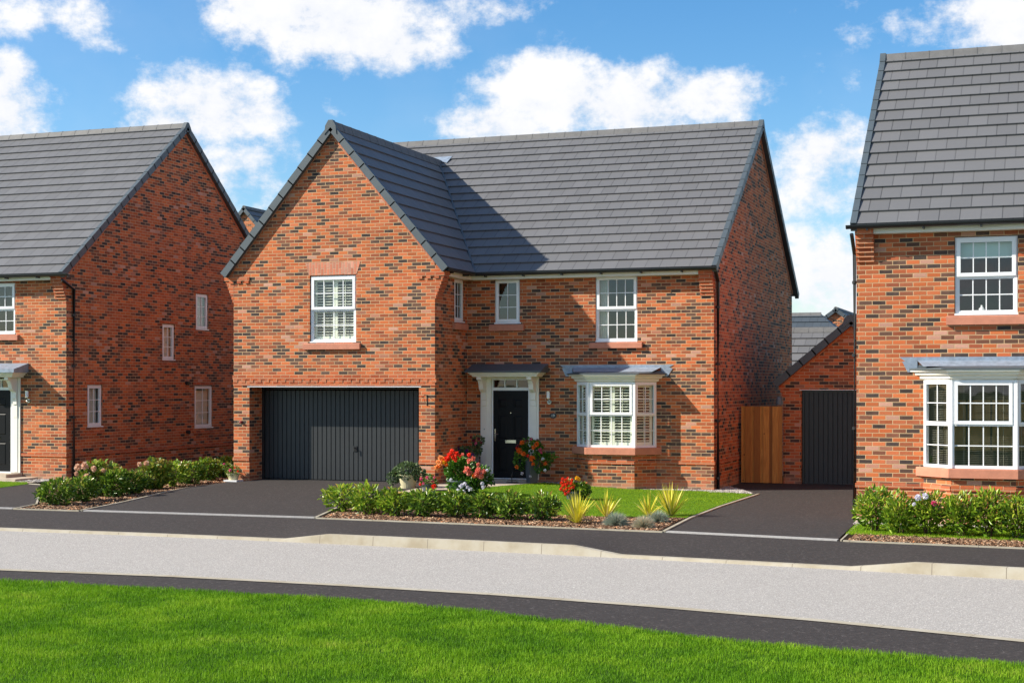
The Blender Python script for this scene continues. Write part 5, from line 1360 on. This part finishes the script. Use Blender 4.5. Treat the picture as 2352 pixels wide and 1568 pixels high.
# red and yellow flowers on the lawn edge
b = W(1318, 1148)
potted('flower_pot', 'round cluster of scarlet flowers with a few yellow ones behind the hedge end', b, .13, .17, .18, PLANTERG, [((-.1, 0, .26), (.18, .16, .17), 280), ((.18, 0, .20), (.19, .16, .17), 420)], LAUREL,
       [((-.1 + .15 * math.cos(i * 2.4) * (i / 16) ** .5, -.17, .30 + .17 * math.sin(i * 2.4) * (i / 16) ** .5), .036, 'red') for i in range(17)] + [((.10, -.12, .45), .04, 'yellow'), ((.15, -.12, .42), .035, 'yellow'), ((.02, -.16, .34), .025, 'yellow'), ((.06, -.15, .30), .025, 'yellow'), ((.30, -.1, .36), .02, 'peach')], cat='potted plant', leaf=.06, wid=.03)
b = (.12, -.22, g(.12, -.22) + .012)
T = potted('flower_pot', 'small pot of red flowers on a white tray at the left garage pier', (b[0], b[1], b[2] + .04), .10, .14, .15, POTC, [((0, 0, .19), (.22, .18, .12), 260), ((-.15, 0, .28), (.1, .1, .12), 70)], HYDL, [((.0, -.15, .22), .035, 'pink'), ((.18, -.1, .2), .03, 'red'), ((-.2, -.08, .36), .025, 'pink'), ((.1, -.12, .28), .02, 'red')], leaf=.045, wid=.025)
m = MB(); m.box(b[0] - .17, b[0] + .17, b[1] - .15, b[1] + .15, b[2], b[2] + .038); m.build('tray', PLASTICW, T)
# boot scraper by the door
bs = (6.45, 1.12, g(6.45, 1.12) + .02)
T = thing('boot_scraper', 'small black iron boot scraper standing on the path in front of the door', 'boot scraper', bs)
m = MB(); m.box(bs[0] - .12, bs[0] + .12, bs[1] - .09, bs[1] + .09, bs[2], bs[2] + .012); m.build('base', IRON, T)
m = MB(); m.tube([(bs[0], bs[1], bs[2]), (bs[0] - .01, bs[1], bs[2] + .16), (bs[0] + .01, bs[1], bs[2] + .22), (bs[0], bs[1], bs[2] + .30)], [.016, .022, .01, .006], 8); m.tube([(bs[0] - .1, bs[1], bs[2]), (bs[0] - .1, bs[1], bs[2] + .06), (bs[0] + .1, bs[1], bs[2] + .06), (bs[0] + .1, bs[1], bs[2])], .006, 6); m.build('upright', IRON, T)

# ================================================================== SKY, SUN, CAMERA
to_sun = Vector((-2.1, -1.0, 1.47)).normalized()
wd = bpy.data.worlds.new('World'); sc.world = wd; wd.use_nodes = True
nt = wd.node_tree; nt.nodes.clear()
class WN(NT):
    def __init__(s): s.t = nt; s.n = nt.nodes; s.l = nt.links
w = WN()
out = w.node('ShaderNodeOutputWorld'); bg = w.node('ShaderNodeBackground'); w.link(bg.outputs[0], out.inputs[0])
sky = w.node('ShaderNodeTexSky'); sky.sky_type = 'NISHITA'; sky.sun_disc = False
sky.sun_elevation = math.asin(to_sun.z); sky.sun_rotation = math.atan2(to_sun.x, to_sun.y); sky.ozone_density = 3.0; sky.air_density = 1.0; sky.dust_density = .3; sky.altitude = 100
tc = w.node('ShaderNodeTexCoord'); dirv = tc.outputs['Generated']
sp = w.node('ShaderNodeSeparateXYZ'); w.link(dirv, sp.inputs[0])
az = w.math('ARCTAN2', sp.outputs[0], sp.outputs[1]); el = w.math('ARCSINE', sp.outputs[2])
def ang(px, py):
    l = (px - CX) / F; h = (YH - py) / F; rx, ry = l * CT - ST, l * ST + CT; return math.atan2(rx, ry), math.atan2(h, math.hypot(rx, ry))
CL = [(690, 20, 200, 90, 1), (800, 60, 220, 95, 1), (900, 100, 130, 70, 1), (620, 0, 120, 90, 1), (480, 250, 150, 85, 1), (400, 290, 100, 70, .9), (570, 260, 90, 70, .9), (540, 380, 130, 90, .75), (600, 430, 120, 60, .6),
      (1300, 225, 190, 75, 1), (1150, 290, 130, 60, .95), (1450, 240, 170, 80, 1), (1620, 225, 140, 60, .9), (1240, 180, 70, 50, .9), (1560, 190, 60, 40, .8),
      (1890, 350, 100, 70, .9), (1870, 420, 110, 70, .75), (1820, 330, 90, 40, .5), (1920, 640, 150, 110, .85), (1960, 550, 60, 50, .6), (1850, 600, 60, 60, .5),
      (2330, 40, 120, 80, 1), (2250, 20, 90, 35, .7), (2120, 60, 60, 35, .5), (10, 250, 90, 90, 1), (20, 180, 60, 60, .9), (60, 30, 130, 35, .65), (190, 40, 80, 50, .6), (250, 90, 70, 40, .5), (1090, 20, 130, 35, .6), (640, 20, 40, 40, .5), (0, 60, 70, 35, .5), (950, 130, 80, 40, .8)]
nzv = w.node('ShaderNodeCombineXYZ'); w.link(az, nzv.inputs[0]); w.link(w.math('MULTIPLY', el, 1.25), nzv.inputs[1])
nA = w.noise(nzv.outputs[0], 13, 9, .6); nB = w.noise(nzv.outputs[0], 42, 9, .66); nC = w.noise(nzv.outputs[0], 5, 5, .55)
field = None
for (px, py, rx, ry, am) in CL:
    a0, e0 = ang(px, py); ra, re = rx / F * 1.05, ry / F * 1.05
    da = w.math('DIVIDE', w.math('SUBTRACT', az, a0), ra); de = w.math('DIVIDE', w.math('SUBTRACT', el, e0), re)
    q = w.math('ADD', w.math('MULTIPLY', da, da), w.math('MULTIPLY', de, de))
    v = w.math('MULTIPLY', w.math('MAXIMUM', w.math('SUBTRACT', 1, w.math('MULTIPLY', q, .45)), 0), am)
    field = v if field is None else w.math('MAXIMUM', field, v)
# open sky elsewhere gets ordinary scattered cumulus
w1 = w.noise(dirv, 3.2, 7, .6); away = w.node('ShaderNodeMapRange'); w.link(w.math('ABSOLUTE', w.math('ADD', az, TH)), away.inputs[0]); away.inputs[1].default_value = .42; away.inputs[2].default_value = .55
gen = w.node('ShaderNodeMapRange'); w.link(w1, gen.inputs[0]); gen.inputs[1].default_value = .42; gen.inputs[2].default_value = .68
field = w.math('MAXIMUM', field, w.math('MULTIPLY', gen.outputs[0], away.outputs[0]))
dens = w.math('ADD', field, w.math('ADD', w.math('MULTIPLY', w.math('SUBTRACT', nA, .5), 2.3), w.math('MULTIPLY', w.math('SUBTRACT', nB, .5), 1.5)))
cm = w.node('ShaderNodeMapRange'); cm.interpolation_type = 'SMOOTHSTEP'; w.link(dens, cm.inputs[0]); cm.inputs[1].default_value = .22; cm.inputs[2].default_value = .92
thin = w.math('MULTIPLY', w.math('MAXIMUM', w.math('SUBTRACT', nC, .48), 0), .7)
mask = w.math('MINIMUM', w.math('ADD', cm.outputs[0], w.math('MULTIPLY', thin, .6)), 1)
shade = w.ramp(w.math('ADD', w.math('MULTIPLY', nA, .6), w.math('MULTIPLY', nB, .4)), [(.3, (7.2, 7.7, 8.6)), (.55, (9.3, 9.35, 9.6))])
hs = w.node('ShaderNodeHueSaturation'); hs.inputs['Saturation'].default_value = 1.3; hs.inputs['Value'].default_value = 1.6; w.link(sky.outputs[0], hs.inputs['Color'])
w.link(w.mix(mask, hs.outputs[0], shade), bg.inputs[0]); bg.inputs[1].default_value = .062
sun = bpy.data.lights.new('sun', 'SUN'); sun.energy = 5.0; sun.angle = R(.5); sun.color = (1, .92, .79)
so = bpy.data.objects.new('sun', sun); COL.objects.link(so); so.rotation_euler = (-to_sun).to_track_quat('-Z', 'Y').to_euler(); so.location = (-30, -20, 40)
cam = bpy.data.cameras.new('camera'); co = bpy.data.objects.new('camera', cam); COL.objects.link(co); sc.camera = co
cam.sensor_width = 36; cam.lens = F / 2352 * 36; cam.shift_y = 100 / 2352; cam.clip_end = 3000; cam.clip_start = .1
co.location = CAM; co.rotation_euler = (R(90), 0, TH)
sc.view_settings.view_transform = 'Standard'; sc.view_settings.look = 'None'; sc.view_settings.exposure = 0.8; sc.view_settings.gamma = 1
sc.render.engine = 'CYCLES'; sc.cycles.max_bounces = 8; sc.cycles.transparent_max_bounces = 12
sc.render.resolution_x = 1024; sc.render.resolution_y = 682
